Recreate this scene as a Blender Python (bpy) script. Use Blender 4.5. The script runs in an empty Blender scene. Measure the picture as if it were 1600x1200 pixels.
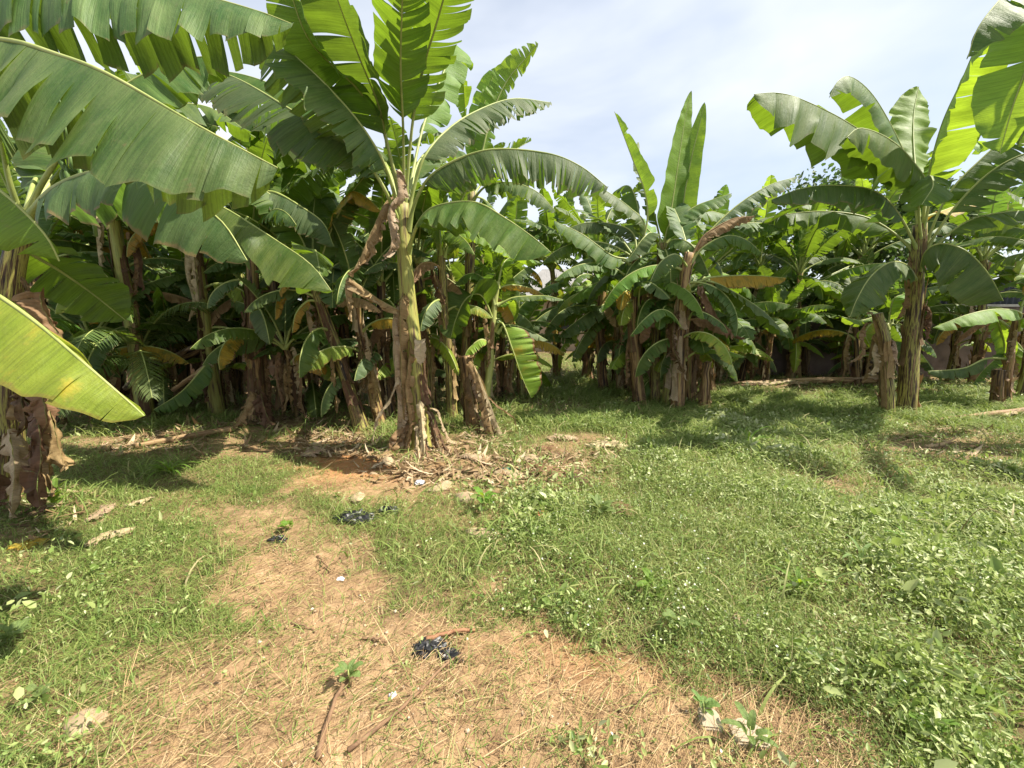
import bpy, math, random
import numpy as np
from mathutils import Vector, Matrix
R = math.radians
SC = bpy.context.scene
COL = SC.collection
# ------------------------------------------------------------------ camera geometry
F, HOR, H = 640.0, 497.0, 1.5
TH = math.atan((600 - HOR) / F)
def ray(px, py):
    a, b = (px - 800) / F, (600 - py) / F
    return np.array([a, math.cos(TH) + b * math.sin(TH), -math.sin(TH) + b * math.cos(TH)])
def at(px, py, Y):
    d = ray(px, py)
    return np.array([0, 0, H]) + d * (Y / d[1])
def gnd(px, py):
    d = ray(px, py)
    p = np.array([0, 0, H]) + d * (H / -d[2])
    p[2] = gz(p[0], p[1])
    return p
def project(x, y, z=0.0):
    dx, dy, dz = x, y, z - H
    f = dy * math.cos(TH) - dz * math.sin(TH)
    u = dy * math.sin(TH) + dz * math.cos(TH)
    f = np.maximum(f, 0.05)
    return 800 + F * dx / f, 600 - F * u / f
# ------------------------------------------------------------------ noise
def _hash(i, j, k):
    h = (i * 374761393 + j * 668265263 + k * 2147483647) & 0xffffffff
    h = ((h ^ (h >> 13)) * 1274126177) & 0xffffffff
    return ((h ^ (h >> 16)) & 0xffff) / 65535.0
def vn(x, y, z=0.0):
    x, y, z = np.broadcast_arrays(np.asarray(x, float), np.asarray(y, float), np.asarray(z, float))
    i, j, k = np.floor(x).astype(np.int64), np.floor(y).astype(np.int64), np.floor(z).astype(np.int64)
    fx, fy, fz = x - i, y - j, z - k
    fx, fy, fz = [t * t * (3 - 2 * t) for t in (fx, fy, fz)]
    r = 0
    for a in (0, 1):
        for b in (0, 1):
            for c in (0, 1):
                w = (fx if a else 1 - fx) * (fy if b else 1 - fy) * (fz if c else 1 - fz)
                r = r + w * _hash(i + a, j + b, k + c)
    return r * 2 - 1
def gz(x, y):
    return 0.035 * vn(np.asarray(x) * .9, np.asarray(y) * .9, 3.3) + 0.012 * vn(np.asarray(x) * 4, np.asarray(y) * 4, 7.7)
def sstep(a, b, x):
    t = np.clip((x - a) / (b - a), 0, 1)
    return t * t * (3 - 2 * t)
# ------------------------------------------------------------------ mesh building
def mesh(name, V, Q, mat, uv=None, smooth=True, attrs=None):
    V = np.asarray(V, np.float32); me = bpy.data.meshes.new(name)
    if isinstance(Q, np.ndarray):
        n, k = Q.shape
        me.vertices.add(len(V)); me.vertices.foreach_set('co', V.ravel())
        me.loops.add(n * k); me.loops.foreach_set('vertex_index', Q.astype(np.int32).ravel())
        me.polygons.add(n); me.polygons.foreach_set('loop_start', np.arange(0, n * k, k, dtype=np.int32))
        me.polygons.foreach_set('loop_total', np.full(n, k, np.int32))
        me.update(calc_edges=True); me.validate()
    else:
        me.from_pydata([tuple(v) for v in V], [], [tuple(int(i) for i in f) for f in Q])
    if smooth:
        me.polygons.foreach_set('use_smooth', np.ones(len(me.polygons), bool))
    if uv is not None:
        lay = me.uv_layers.new(name='UVMap')
        idx = np.empty(len(me.loops), np.int32); me.loops.foreach_get('vertex_index', idx)
        lay.data.foreach_set('uv', np.asarray(uv, np.float32)[idx].ravel())
    for k, a in (attrs or {}).items():
        at_ = me.attributes.new(k, 'FLOAT', 'POINT'); at_.data.foreach_set('value', np.asarray(a, np.float32))
    me.materials.append(mat)
    return me
def link(name, me, parent=None, loc=None):
    o = bpy.data.objects.new(name, me); COL.objects.link(o)
    if parent is not None: o.parent = parent
    if loc is not None: o.location = tuple(float(c) for c in loc)
    return o
def tag(o, label=None, cat=None, group=None, kind=None):
    if label: o['label'] = label
    if cat: o['category'] = cat
    if group: o['group'] = group
    if kind: o['kind'] = kind
    return o
def empty(name, loc, label, cat, group=None):
    o = bpy.data.objects.new(name, None); COL.objects.link(o)
    o.empty_display_size = .1; o.location = tuple(float(c) for c in loc)
    return tag(o, label, cat, group)
def copy_tree(o, parent=None):
    c = o.copy(); COL.objects.link(c)
    if parent is not None: c.parent = parent
    for ch in list(o.children): copy_tree(ch, c)
    return c
def spline(pts, n):
    P = np.asarray(pts, float)
    if len(P) == 2: P = np.array([P[0], (P[0] + P[1]) / 2, P[1]])
    P2 = np.vstack([2 * P[0] - P[1], P, 2 * P[-1] - P[-2]])
    out = []
    for i in range(len(P) - 1):
        p0, p1, p2, p3 = P2[i:i + 4]
        for t in np.linspace(0, 1, 16, endpoint=False):
            out.append(.5 * (2 * p1 + (p2 - p0) * t + (2 * p0 - 5 * p1 + 4 * p2 - p3) * t * t + (3 * p1 - p0 - 3 * p2 + p3) * t ** 3))
    out.append(P[-1]); out = np.array(out)
    s = np.r_[0, np.cumsum(np.linalg.norm(np.diff(out, axis=0), axis=1))]
    q = np.linspace(0, s[-1], n)
    return np.stack([np.interp(q, s, out[:, k]) for k in range(3)], 1), s[-1]
def nrm(v): return v / np.maximum(np.linalg.norm(v, axis=-1, keepdims=True), 1e-9)
def frames(P):
    T = nrm(np.gradient(P, axis=0))
    a = np.array([0, 0, 1.]) if abs(T[0][2]) < .9 else np.array([1., 0, 0])
    A = np.zeros_like(P); v = a
    for i in range(len(P)):
        v = v - T[i] * (v @ T[i]); v = v / np.linalg.norm(v); A[i] = v
    return T, A, np.cross(T, A)
def tube(P, rad, k=8, caps=True, rfun=None):
    P = np.asarray(P, float); n = len(P); T, A, B = frames(P)
    th = np.linspace(0, 2 * math.pi, k, endpoint=False)
    rr = np.broadcast_to(np.asarray(rad, float), (n,))[:, None] * np.ones((1, k))
    if rfun is not None: rr = rr * rfun(np.arange(n)[:, None] / (n - 1), th[None])
    V = P[:, None] + rr[..., None] * (np.cos(th)[None, :, None] * A[:, None] + np.sin(th)[None, :, None] * B[:, None])
    s = np.r_[0, np.cumsum(np.linalg.norm(np.diff(P, axis=0), axis=1))]
    uv = np.stack(np.broadcast_arrays(np.abs(th / math.pi - 1)[None], s[:, None]), -1).reshape(-1, 2)
    V = V.reshape(-1, 3)
    i, j = np.meshgrid(np.arange(n - 1), np.arange(k), indexing='ij'); j2 = (j + 1) % k
    Q = np.stack([i * k + j, i * k + j2, (i + 1) * k + j2, (i + 1) * k + j], -1).reshape(-1, 4)
    if caps:
        V = np.vstack([V, P[:1], P[-1:]]); uv = np.vstack([uv, [[0, 0]], [[0, s[-1]]]])
        m = n * k; jj = np.arange(k); j3 = (jj + 1) % k
        c0 = np.stack([np.full(k, m), j3, jj, np.full(k, m)], -1); c1 = np.stack([np.full(k, m + 1), (n - 1) * k + jj, (n - 1) * k + j3, np.full(k, m + 1)], -1)
        return V, [tuple(q) for q in Q] + [tuple(q[:3]) for q in c0] + [tuple(q[:3]) for q in c1], uv
    return V, Q, uv
# ------------------------------------------------------------------ materials
def newmat(name):
    m = bpy.data.materials.new(name); m.use_nodes = True; nt = m.node_tree; nt.nodes.clear()
    out = nt.nodes.new('ShaderNodeOutputMaterial')
    def N(t, **kw):
        n = nt.nodes.new('ShaderNode' + t)
        for k, v in kw.items():
            if k.startswith('i_'):
                key = k[2:]; key = int(key) if key.isdigit() else key.replace('_', ' ')
                n.inputs[key].default_value = v
            else: setattr(n, k, v)
        return n
    L = lambda a, b: nt.links.new(a, b)
    def math_(op, a, b=None, c=None, clamp=False):
        n = N('Math', operation=op, use_clamp=clamp)
        for i, v in enumerate((a, b, c)):
            if v is None: continue
            if isinstance(v, (int, float)): n.inputs[i].default_value = v
            else: L(v, n.inputs[i])
        return n.outputs[0]
    def mix(fac, a, b, bt='MIX'):
        n = N('Mix', data_type='RGBA', blend_type=bt)
        for s, v in ((n.inputs['Factor'], fac), (n.inputs[6], a), (n.inputs[7], b)):
            if isinstance(v, (int, float)): s.default_value = v
            elif isinstance(v, tuple): s.default_value = v + (1,) if len(v) == 3 else v
            else: L(v, s)
        return n.outputs[2]
    def ramp(fac, stops):
        n = N('ValToRGB'); cr = n.color_ramp
        while len(cr.elements) < len(stops): cr.elements.new(.5)
        for e, (p, c) in zip(cr.elements, stops):
            e.position = p; e.color = c + (1,) if len(c) == 3 else c
        L(fac, n.inputs[0]); return n.outputs[0]
    def noise(vec, scale, detail=4, rough=.55):
        n = N('TexNoise', i_Scale=scale, i_Detail=detail, i_Roughness=rough)
        if vec is not None: L(vec, n.inputs['Vector'])
        return n.outputs[0]
    return m, nt, N, L, math_, mix, ramp, noise, out
def leaf_mat(name, top, top2, under, trans, edge=.5, edgecol=(.22, .13, .05), tf=.38, rough=.56, blot=0.0, blotcol=(.45, .3, .03)):
    m, nt, N, L, M, mix, ramp, noise, out = newmat(name)
    uv = N('UVMap'); sp = N('SeparateXYZ'); L(uv.outputs[0], sp.inputs[0])
    oi = N('ObjectInfo'); rnd = oi.outputs['Random']
    e = M('ABSOLUTE', M('MULTIPLY', M('SUBTRACT', sp.outputs[0], .5), 2))
    cv = N('CombineXYZ'); L(M('MULTIPLY', sp.outputs[0], 1.6), cv.inputs[0]); L(M('MULTIPLY', sp.outputs[1], 105), cv.inputs[1]); L(M('MULTIPLY', rnd, 31), cv.inputs[2])
    vein = noise(cv.outputs[0], 1.0, 3, .7)
    cw = N('CombineXYZ'); L(M('MULTIPLY', sp.outputs[0], 1.5), cw.inputs[0]); L(M('MULTIPLY', sp.outputs[1], 5), cw.inputs[1]); L(M('MULTIPLY', rnd, 77), cw.inputs[2])
    big = noise(cw.outputs[0], 1.6, 4, .6)
    c3 = N('CombineXYZ'); L(M('MULTIPLY', sp.outputs[0], 7), c3.inputs[0]); L(M('MULTIPLY', sp.outputs[1], 14), c3.inputs[1]); L(M('MULTIPLY', rnd, 53), c3.inputs[2])
    fine = noise(c3.outputs[0], 1.4, 5, .7)
    f1 = M('MULTIPLY', M('SUBTRACT', big, .36), 3.2, clamp=True)
    tcol = mix(f1, top, top2)
    geo = N('NewGeometry')
    side = mix(geo.outputs['Backfacing'], tcol, under)
    # along-vein streaks
    v2 = M('ADD', M('MULTIPLY', vein, 1.2), .40)
    cc = N('CombineColor'); [L(v2, cc.inputs[i]) for i in range(3)]
    base = mix(1.0, side, cc.outputs[0], 'MULTIPLY')
    hv = N('HueSaturation'); L(base, hv.inputs['Color']); L(M('ADD', M('MULTIPLY', rnd, .35), .82), hv.inputs['Value']); L(M('ADD', M('MULTIPLY', rnd, .03), .485), hv.inputs['Hue'])
    base = hv.outputs[0]
    tr = mix(1.0, mix(f1, trans, tuple(c * .7 for c in trans)), cc.outputs[0], 'MULTIPLY')
    # pale midline
    base = mix(M('MULTIPLY', M('SUBTRACT', 1.0, M('MULTIPLY', e, 22), clamp=True), .7), base, (.26, .33, .09))
    if blot:
        bm = M('MULTIPLY', M('SUBTRACT', M('ADD', big, M('MULTIPLY', fine, .25)), .72 - .25 * blot), 7, clamp=True)
        base = mix(bm, base, blotcol); tr = mix(bm, tr, tuple(min(1, c * 1.3) for c in blotcol))
    ed = M('MULTIPLY', M('SUBTRACT', M('ADD', e, M('MULTIPLY', M('SUBTRACT', fine, .5), .35)), 1.0 - .10 * edge), 14, clamp=True)
    ed = M('MULTIPLY', ed, M('MULTIPLY', M('ADD', rnd, .35), min(1, edge * 1.2)), clamp=True)
    base = mix(ed, base, edgecol); tr = mix(ed, tr, tuple(c * .8 for c in edgecol))
    c4 = N('CombineXYZ'); L(M('MULTIPLY', sp.outputs[0], 18), c4.inputs[0]); L(M('MULTIPLY', sp.outputs[1], 40), c4.inputs[1]); L(M('MULTIPLY', rnd, 91), c4.inputs[2])
    grit = noise(c4.outputs[0], 1.3, 4, .7)
    base = mix(M('MULTIPLY', M('SUBTRACT', M('ADD', M('MULTIPLY', grit, .6), M('MULTIPLY', fine, .5)), .57), 2.2, clamp=True), base, (.17, .19, .08))
    sp_ = M('MULTIPLY', M('SUBTRACT', fine, .66), 18, clamp=True)
    base = mix(M('MULTIPLY', sp_, .6), base, (.16, .12, .05))
    bs = N('Bsdf' + 'Principled') if False else N('BsdfPrincipled', i_Roughness=rough)
    L(base, bs.inputs['Base Color']); bs.inputs['Specular IOR Level'].default_value = .4
    L(M('ADD', M('MULTIPLY', big, .35), rough - .17), bs.inputs['Roughness'])
    bmp = N('Bump', i_Strength=.55, i_Distance=.005); L(M('ADD', M('ADD', vein, M('MULTIPLY', fine, 1.6)), M('MULTIPLY', big, 2.0)), bmp.inputs['Height']); L(bmp.outputs[0], bs.inputs['Normal'])
    tb = N('BsdfTranslucent'); L(tr, tb.inputs[0]); L(bmp.outputs[0], tb.inputs['Normal'])
    ms = N('MixShader', i_0=tf); L(bs.outputs[0], ms.inputs[1]); L(tb.outputs[0], ms.inputs[2]); L(ms.outputs[0], out.inputs[0])
    return m
MLEAF = leaf_mat('leaf_green', (.048, .104, .016), (.125, .182, .036), (.085, .140, .030), (.24, .38, .018), edge=.4, edgecol=(.20, .15, .05), tf=.40)
MLEAFG = leaf_mat('leaf_waxy', (.045, .098, .020), (.135, .190, .058), (.09, .14, .035), (.22, .34, .020), edge=.45, edgecol=(.20, .15, .06), tf=.33)
MYOUNG = leaf_mat('leaf_young', (.12, .24, .03), (.17, .30, .04), (.17, .30, .05), (.38, .54, .03), edge=.15, tf=.46)
MLIME = leaf_mat('leaf_lime', (.20, .30, .03), (.28, .36, .045), (.24, .34, .05), (.36, .45, .02), edge=1.1, edgecol=(.24, .12, .04), tf=.40, blot=.12, blotcol=(.42, .36, .04))
MYEL = leaf_mat('leaf_yellow', (.42, .27, .03), (.38, .22, .03), (.46, .30, .06), (.60, .36, .03), edge=1.0, tf=.4, blot=.3, blotcol=(.20, .20, .03))
MTATT = leaf_mat('leaf_tattered', (.075, .125, .045), (.14, .19, .075), (.10, .16, .055), (.18, .32, .03), edge=.8, edgecol=(.28, .22, .10), tf=.42)
MDRY = leaf_mat('dry_leaf', (.30, .19, .095), (.22, .125, .055), (.33, .22, .125), (.30, .17, .07), edge=.5, edgecol=(.16, .09, .04), tf=.22, rough=.75)
MDRYD = leaf_mat('dry_leaf_dark', (.17, .095, .045), (.10, .055, .028), (.20, .12, .06), (.22, .12, .05), edge=.5, edgecol=(.10, .05, .025), tf=.2, rough=.8)
MDRYP = leaf_mat('dry_leaf_pale', (.47, .36, .23), (.37, .26, .15), (.50, .39, .26), (.35, .24, .12), edge=.4, edgecol=(.24, .15, .08), tf=.2, rough=.8)
def simple(name, cols, scale=6, rough=.7, bump=.3, bdist=.01, spec=.4, coord='Object', detail=6, stretch=None):
    m, nt, N, L, M, mix, ramp, noise, out = newmat(name)
    tc = N('TexCoord'); v = tc.outputs[coord]
    if stretch:
        mp = N('Mapping'); mp.inputs['Scale'].default_value = stretch; L(v, mp.inputs[0]); v = mp.outputs[0]
    n = noise(v, scale, detail, .65)
    k = len(cols)
    c = ramp(n, [(.3 + .4 * i / max(1, k - 1), cols[i]) for i in range(k)])
    b = N('BsdfPrincipled', i_Roughness=rough); L(c, b.inputs['Base Color']); b.inputs['Specular IOR Level'].default_value = spec
    if bump:
        bp = N('Bump', i_Strength=bump, i_Distance=bdist); L(n, bp.inputs['Height']); L(bp.outputs[0], b.inputs['Normal'])
    L(b.outputs[0], out.inputs[0]); return m
MRIB = simple('midrib', [(.20, .25, .06), (.30, .34, .10), (.36, .38, .14)], 5, .5, .1)
MRIBD = simple('dry_midrib', [(.20, .12, .05), (.33, .22, .11)], 9, .8, .3)
MFRUIT = simple('fruit', [(.07, .13, .03), (.13, .20, .05)], 6, .5, .1)
def trunk_mat(name, stops, sheen=.5):
    m, nt, N, L, M, mix, ramp, noise, out = newmat(name)
    uv = N('UVMap'); sp = N('SeparateXYZ'); L(uv.outputs[0], sp.inputs[0]); oi = N('ObjectInfo')
    cv = N('CombineXYZ'); L(M('MULTIPLY', sp.outputs[0], 4.5), cv.inputs[0]); L(M('MULTIPLY', sp.outputs[1], 1.1), cv.inputs[1]); L(M('MULTIPLY', oi.outputs['Random'], 60), cv.inputs[2])
    n1 = noise(cv.outputs[0], 1.5, 6, .65)
    c2 = N('CombineXYZ'); L(M('MULTIPLY', sp.outputs[0], 20), c2.inputs[0]); L(M('MULTIPLY', sp.outputs[1], 2.2), c2.inputs[1]); L(M('MULTIPLY', oi.outputs['Random'], 60), c2.inputs[2])
    n2 = noise(c2.outputs[0], 1.2, 4, .6)
    f = M('ADD', M('MULTIPLY', n1, .84), M('MULTIPLY', n2, .16))
    c = ramp(f, stops)
    b = N('BsdfPrincipled', i_Roughness=.6); L(c, b.inputs['Base Color']); b.inputs['Specular IOR Level'].default_value = sheen
    bp = N('Bump', i_Strength=.4, i_Distance=.012); L(M('ADD', n2, n1), bp.inputs['Height']); L(bp.outputs[0], b.inputs['Normal'])
    L(b.outputs[0], out.inputs[0]); return m
MTRUNK = trunk_mat('stem_green', [(.36, (.03, .018, .01)), (.42, (.13, .08, .035)), (.46, (.25, .22, .05)), (.53, (.33, .32, .075)), (.59, (.22, .25, .06)), (.64, (.10, .06, .03))])
MTRUNKB = trunk_mat('stem_brown', [(.36, (.015, .01, .007)), (.43, (.06, .034, .018)), (.49, (.20, .115, .05)), (.54, (.36, .23, .10)), (.60, (.22, .20, .05)), (.66, (.05, .03, .016))], .3)
MTRUNKD = trunk_mat('stem_dark', [(.38, (.01, .007, .005)), (.46, (.035, .022, .012)), (.52, (.13, .075, .036)), (.58, (.24, .16, .06)), (.65, (.06, .06, .02))], .3)
MTRUNKM = trunk_mat('stem_mottled', [(.40, (.012, .008, .006)), (.455, (.10, .055, .026)), (.49, (.27, .24, .06)), (.525, (.31, .29, .07)), (.55, (.06, .034, .018)), (.60, (.20, .12, .05)), (.66, (.34, .23, .11))], .4)
MCROWN = simple('crown_stem', [(.22, .24, .06), (.34, .36, .11), (.42, .40, .18)], 4, .5, .15, stretch=(1, 1, .25))
# ------------------------------------------------------------------ banana leaf
def prof(t, tip=.5):
    a = np.clip(t / .16, 0, 1); b = np.clip((t - tip) / (1 - tip), 0, 1)
    return np.sqrt(np.clip(1 - (1 - a) ** 2, 0, 1)) ** .9 * np.clip(1 - b ** 2.3, 0, 1) ** .7
def leaf_geo(pts, pf=.2, w=.3, dn=30, df=30, curl=25, roll=0, tears=8, var=9, seed=0, crump=0.0, n=56, nu=8, slant=.22, gap=.05, tip=.5, side=None, rr=.022, local_near=None, rag=.22):
    rng = np.random.default_rng(seed)
    K = 90
    P, Ln = spline(pts, K)
    T = nrm(np.gradient(P, axis=0))
    if side is None:
        h = P[-1] - P[0]; h = np.array([h[0], h[1], 0.])
        if np.linalg.norm(h) < .08 * Ln: h = np.array([0, -1., 0])
        side = np.cross(h, [0, 0, 1.])
    S0 = nrm(np.asarray(side, float))
    S = nrm(S0[None] - T * (T @ S0)[:, None]); Nn = np.cross(S, T)
    rl = R(roll); S, Nn = math.cos(rl) * S + math.sin(rl) * Nn, -math.sin(rl) * S + math.cos(rl) * Nn
    cam = np.array([0, 0, H])
    near = local_near if local_near is not None else (1 if np.mean(np.sum(S * (cam - P), 1)) > 0 else -1)
    V, UV, Q = [], [], []; off = 0
    ks = np.arange(K) / (K - 1)
    def samp(A, s): return np.stack([np.interp(s, ks, A[:, c]) for c in range(3)], -1)
    for sd in (1, -1):
        droop = dn if sd == near else df
        nt_ = max(0, int(round(tears * (1.45 if 3 < tears < 20 else 1) * rng.uniform(.75, 1.3))))
        cuts = np.sort(np.r_[0, np.clip((np.arange(nt_) + .6 + rng.uniform(-.42, .42, nt_)) / max(1, nt_), .03, .975), 1])
        cuts = np.r_[cuts[:-1][np.diff(cuts) > .008], 1.0]
        ph = rng.uniform(0, 9)
        for a, b in zip(cuts[:-1], cuts[1:]):
            nc = max(3, int((b - a) * n) + 2)
            tt = np.linspace(a, b, nc); uu = np.linspace(0, 1, nu + 1)
            TT, UU = np.meshgrid(tt, uu, indexing='ij')
            dl = rng.normal(0, var * 1.15); ln = 1 - rng.random() ** 3 * rag * min(1, tears / 8)
            deep = rng.uniform(-.1, .4) if tears > 3 else .2
            loc_u = np.clip((UU - deep) / (1 - deep), 0, 1)
            g = gap * rng.uniform(.2, 1.6) if tears > 0 else 0
            tc = (a + b) / 2; g = g if gap > 0 else gap
            shg = rng.choice([-1, 1]) * rng.uniform(.25, .85) * min(b - a, .14) * float(prof(np.array(tc), tip)) * (1.0 if tears > 11 else .6) * w / .35 * Ln * (1 - pf) if tears > 1 else 0
            TG = np.clip(tc + (TT - tc) * (1 - g * 2.2 * loc_u), 0, 1) + rng.normal(0, .006 * min(var, 12) / 9) * loc_u
            TG = np.clip(TG, 0, 1)
            s = pf + (1 - pf) * TG
            bulge = math.sin(ph) * 0 + np.sin(np.pi * (TT - a) / (b - a + 1e-6))
            ang = R(1) * (droop + curl * UU ** 1.2 + dl * loc_u + 5 * vn(TT * 9, UU * .6, seed * .37 + sd) + 4 * vn(TT * 26, UU * .4, seed * .7 - sd) - 5 * bulge * UU * min(1, (b - a) * 12))
            du = 1 / nu
            Cc = np.cumsum(np.cos(ang), 1) * du; Ss = np.cumsum(np.sin(ang), 1) * du
            Cc = np.c_[np.zeros(nc), Cc[:, :-1]]; Ss = np.c_[np.zeros(nc), Ss[:, :-1]]
            hw = w * prof(TT, tip) * ln * (1 + .03 * vn(TT * 20, 0, seed)) + .002
            p = samp(P, s) + (sd * samp(S, s) * Cc[..., None] - samp(Nn, s) * Ss[..., None] + samp(T, s) * (slant * UU)[..., None]) * hw[..., None]
            pl_ = (np.abs(vn(TT * (9 + 5 * w / .3), .3 * UU, seed * 1.3 + 3 * sd)) - .25) * .030 + vn(TT * 34, .5 * UU, seed * 2.1 + sd) * .006
            p = p + samp(Nn, s) * (pl_ * (w / .3) * np.clip(UU * 1.8, 0, 1) * (0 if crump else 1) * np.clip(TT * 5, 0, 1))[..., None]
            p = p + samp(Nn, s) * (shg * ((TT - a) / (b - a) - .5) * np.clip(loc_u * 1.6, 0, 1))[..., None]
            if crump:
                q = np.stack([vn(TT * 11, UU * 2.2, seed + 5.1 * c + sd) + .6 * vn(TT * 27, UU * 4, seed + 9.1 * c + sd) for c in range(3)], -1)
                p = p + q * crump * np.clip(UU + .15, 0, 1)[..., None]
            V.append(p.reshape(-1, 3)); UV.append(np.stack([.5 + .5 * sd * UU, s * Ln], -1).reshape(-1, 2))
            i, j = np.meshgrid(np.arange(nc - 1), np.arange(nu), indexing='ij'); k = nu + 1
            q0, q1, q2, q3 = i * k + j, i * k + j + 1, (i + 1) * k + j + 1, (i + 1) * k + j
            q = np.stack([q0, q1, q2, q3] if sd > 0 else [q0, q3, q2, q1], -1).reshape(-1, 4)
            Q.append(q + off); off += nc * k
    V, UV, Q = np.vstack(V), np.vstack(UV), np.vstack(Q)
    m = 40; sm = np.linspace(0, 1, m)
    rad = rr * (1 - .86 * sm ** .8) * (1 + .9 * np.clip(1 - sm / .08, 0, 1))
    Pm = samp(P, sm) - samp(Nn, sm) * (rad * .45)[:, None]
    tub = tube(Pm, rad, 6, caps=False)
    return (V, Q, UV), tub
def add_leaf(plant, pts, mat=None, name='leaf', rib=True, label=None, **kw):
    o0 = np.array(plant.location)
    (V, Q, UV), (tv, tq, tu) = leaf_geo(pts, **kw)
    mat = mat or MLEAF
    o = link(name, mesh(name, V - o0, Q, mat, UV), plant)
    if label: o['label'] = label
    if rib:
        rb = 'midrib'
        link(rb, mesh(rb, tv - o0, tq, MRIBD if mat in (MDRY, MDRYD, MDRYP) else MRIB, tu), o)
    return o
def trunk_geo(pts, r0, r1, seed, n=30, k=16):
    P, Ln = spline(pts, n)
    s = np.linspace(0, 1, n)
    rad = r0 + (r1 - r0) * s ** .9
    rad = rad * (1 + .35 * np.exp(-s * Ln / .10))
    P = P + np.stack([.012 * vn(s * 5, seed), .012 * vn(s * 5, seed + 9), 0 * s], -1)
    def rf(q, th):
        ridge = np.abs(((th * 1.1 + q * 2.0 * Ln + seed) % 2.1) - 1.05) / 1.05
        return 1 + .07 * ridge + .07 * vn(np.cos(th) * 1.6 + seed, np.sin(th) * 1.6, q * Ln * 2.2) + .03 * vn(np.cos(th) * 6 + seed, np.sin(th) * 6, q * Ln * 1.5)
    return tube(P, rad, k, True, rf), P, rad
def add_trunk(plant, pts, r0, r1, seed, mat=None, k=16):
    (V, Fc, UV), P, rad = trunk_geo(pts, r0, r1, seed, k=k)
    link('trunk', mesh('trunk', V - np.array(plant.location), Fc, mat or MTRUNK, UV), plant)
    return P, rad
def add_sheaths(plant, P, rad, seed, cnt=10, mat=None, lo=0.0, hi=.8, lmin=.25, lmax=.7):
    if 1 < cnt <= 6:
        for c in range(cnt): add_sheaths(plant, P, rad, seed * 17 + c, 1, mat, lo, hi, lmin, lmax)
        return
    rng = np.random.default_rng(seed); n = len(P)
    Vs, Qs, Us = [], [], []; off = 0
    Ln = np.sum(np.linalg.norm(np.diff(P, axis=0), axis=1))
    for c in range(cnt):
        s0 = rng.uniform(lo, hi); L0 = rng.uniform(lmin, lmax); th = rng.uniform(0, 6.28); wd = rng.uniform(.25, .75)
        m, kk = 12, 4
        q = np.linspace(0, 1, m); s = np.clip(s0 + q * L0 / Ln, 0, 1)
        idx = s * (n - 1); c_ = np.stack([np.interp(idx, np.arange(n), P[:, a]) for a in range(3)], -1); r_ = np.interp(idx, np.arange(n), rad)
        flare = .002 + .008 * rng.random() + (.06 * rng.random() * np.clip(q * 2.5 - 1.5, 0, 1) ** 1.5 + .05 * rng.random() * np.clip(1 - q * 4, 0, 1) ** 2)
        u = np.linspace(-1, 1, kk + 1)
        taper = (1 - .55 * q ** 2)
        A = th + u[None] * wd * taper[:, None] + .5 * rng.normal() * q[:, None] * .4
        rr = (r_ * 1.06 + flare)[:, None] + .012 * (u[None] ** 2) * rng.uniform(-.3, 1.2) + .006 * vn(q[:, None] * 7, u[None] * 2, seed + c)
        V = np.stack([c_[:, 0:1] + rr * np.cos(A), c_[:, 1:2] + rr * np.sin(A), c_[:, 2:3] + 0 * A + .03 * vn(u[None] * 3 + 0 * q[:, None], c, 1)], -1).reshape(-1, 3)
        i, j = np.meshgrid(np.arange(m - 1), np.arange(kk), indexing='ij'); k = kk + 1
        Qs.append(np.stack([i * k + j, i * k + j + 1, (i + 1) * k + j + 1, (i + 1) * k + j], -1).reshape(-1, 4) + off)
        Us.append(np.stack(np.broadcast_arrays(.5 + .3 * u[None], q[:, None] * L0 + c), -1).reshape(-1, 2)); Vs.append(V); off += len(V)
    o = link('dry_sheath', mesh('dry_sheath', np.vstack(Vs) - np.array(plant.location), np.vstack(Qs), mat or [MDRY, MDRYD, MDRYP, MDRYD][seed % 4], np.vstack(Us)), plant)
    return o
def add_hang(plant, P, seed, cnt=4, lo=.5, hi=1.0, lmin=.6, lmax=1.2, mat=None, wid=.07):
    rng = np.random.default_rng(seed + 77); n = len(P)
    for c in range(cnt):
        s = rng.uniform(lo, hi); p = P[int(s * (n - 1))]; az = rng.uniform(0, 6.28); L0 = min(rng.uniform(lmin, lmax), max(.3, p[2] * .95))
        d = np.array([math.cos(az), math.sin(az), 0]); o_ = rng.uniform(.08, .24)
        pts = [p, p + d * o_ * .7 + [0, 0, .03], p + d * o_ - [0, 0, L0 * .3], p + d * o_ * rng.uniform(.6, 1.1) - [0, 0, L0 * .7], p + d * o_ * rng.uniform(.5, 1.5) - [0, 0, L0]]
        add_leaf(plant, pts, mat or rng.choice([MDRY, MDRYD, MDRY, MDRYP]), 'dry_leaf', rib=False, pf=.12, w=wid * rng.uniform(.7, 1.4), dn=rng.uniform(40, 80), df=rng.uniform(40, 85), curl=40, tears=5, var=18, seed=seed * 13 + c, crump=.03, n=26, nu=4, gap=.15)
def arc(p, az, L, e0, e1, bend=1.3, tw=0.0):
    out = [np.array(p, float)]; n = 9
    for i in range(n):
        s = (i + .5) / n; e = R(e0 + (e1 - e0) * s ** bend); a = az + tw * s
        out.append(out[-1] + L / n * np.array([math.cos(a) * math.cos(e), math.sin(a) * math.cos(e), math.sin(e)]))
    return out
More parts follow.
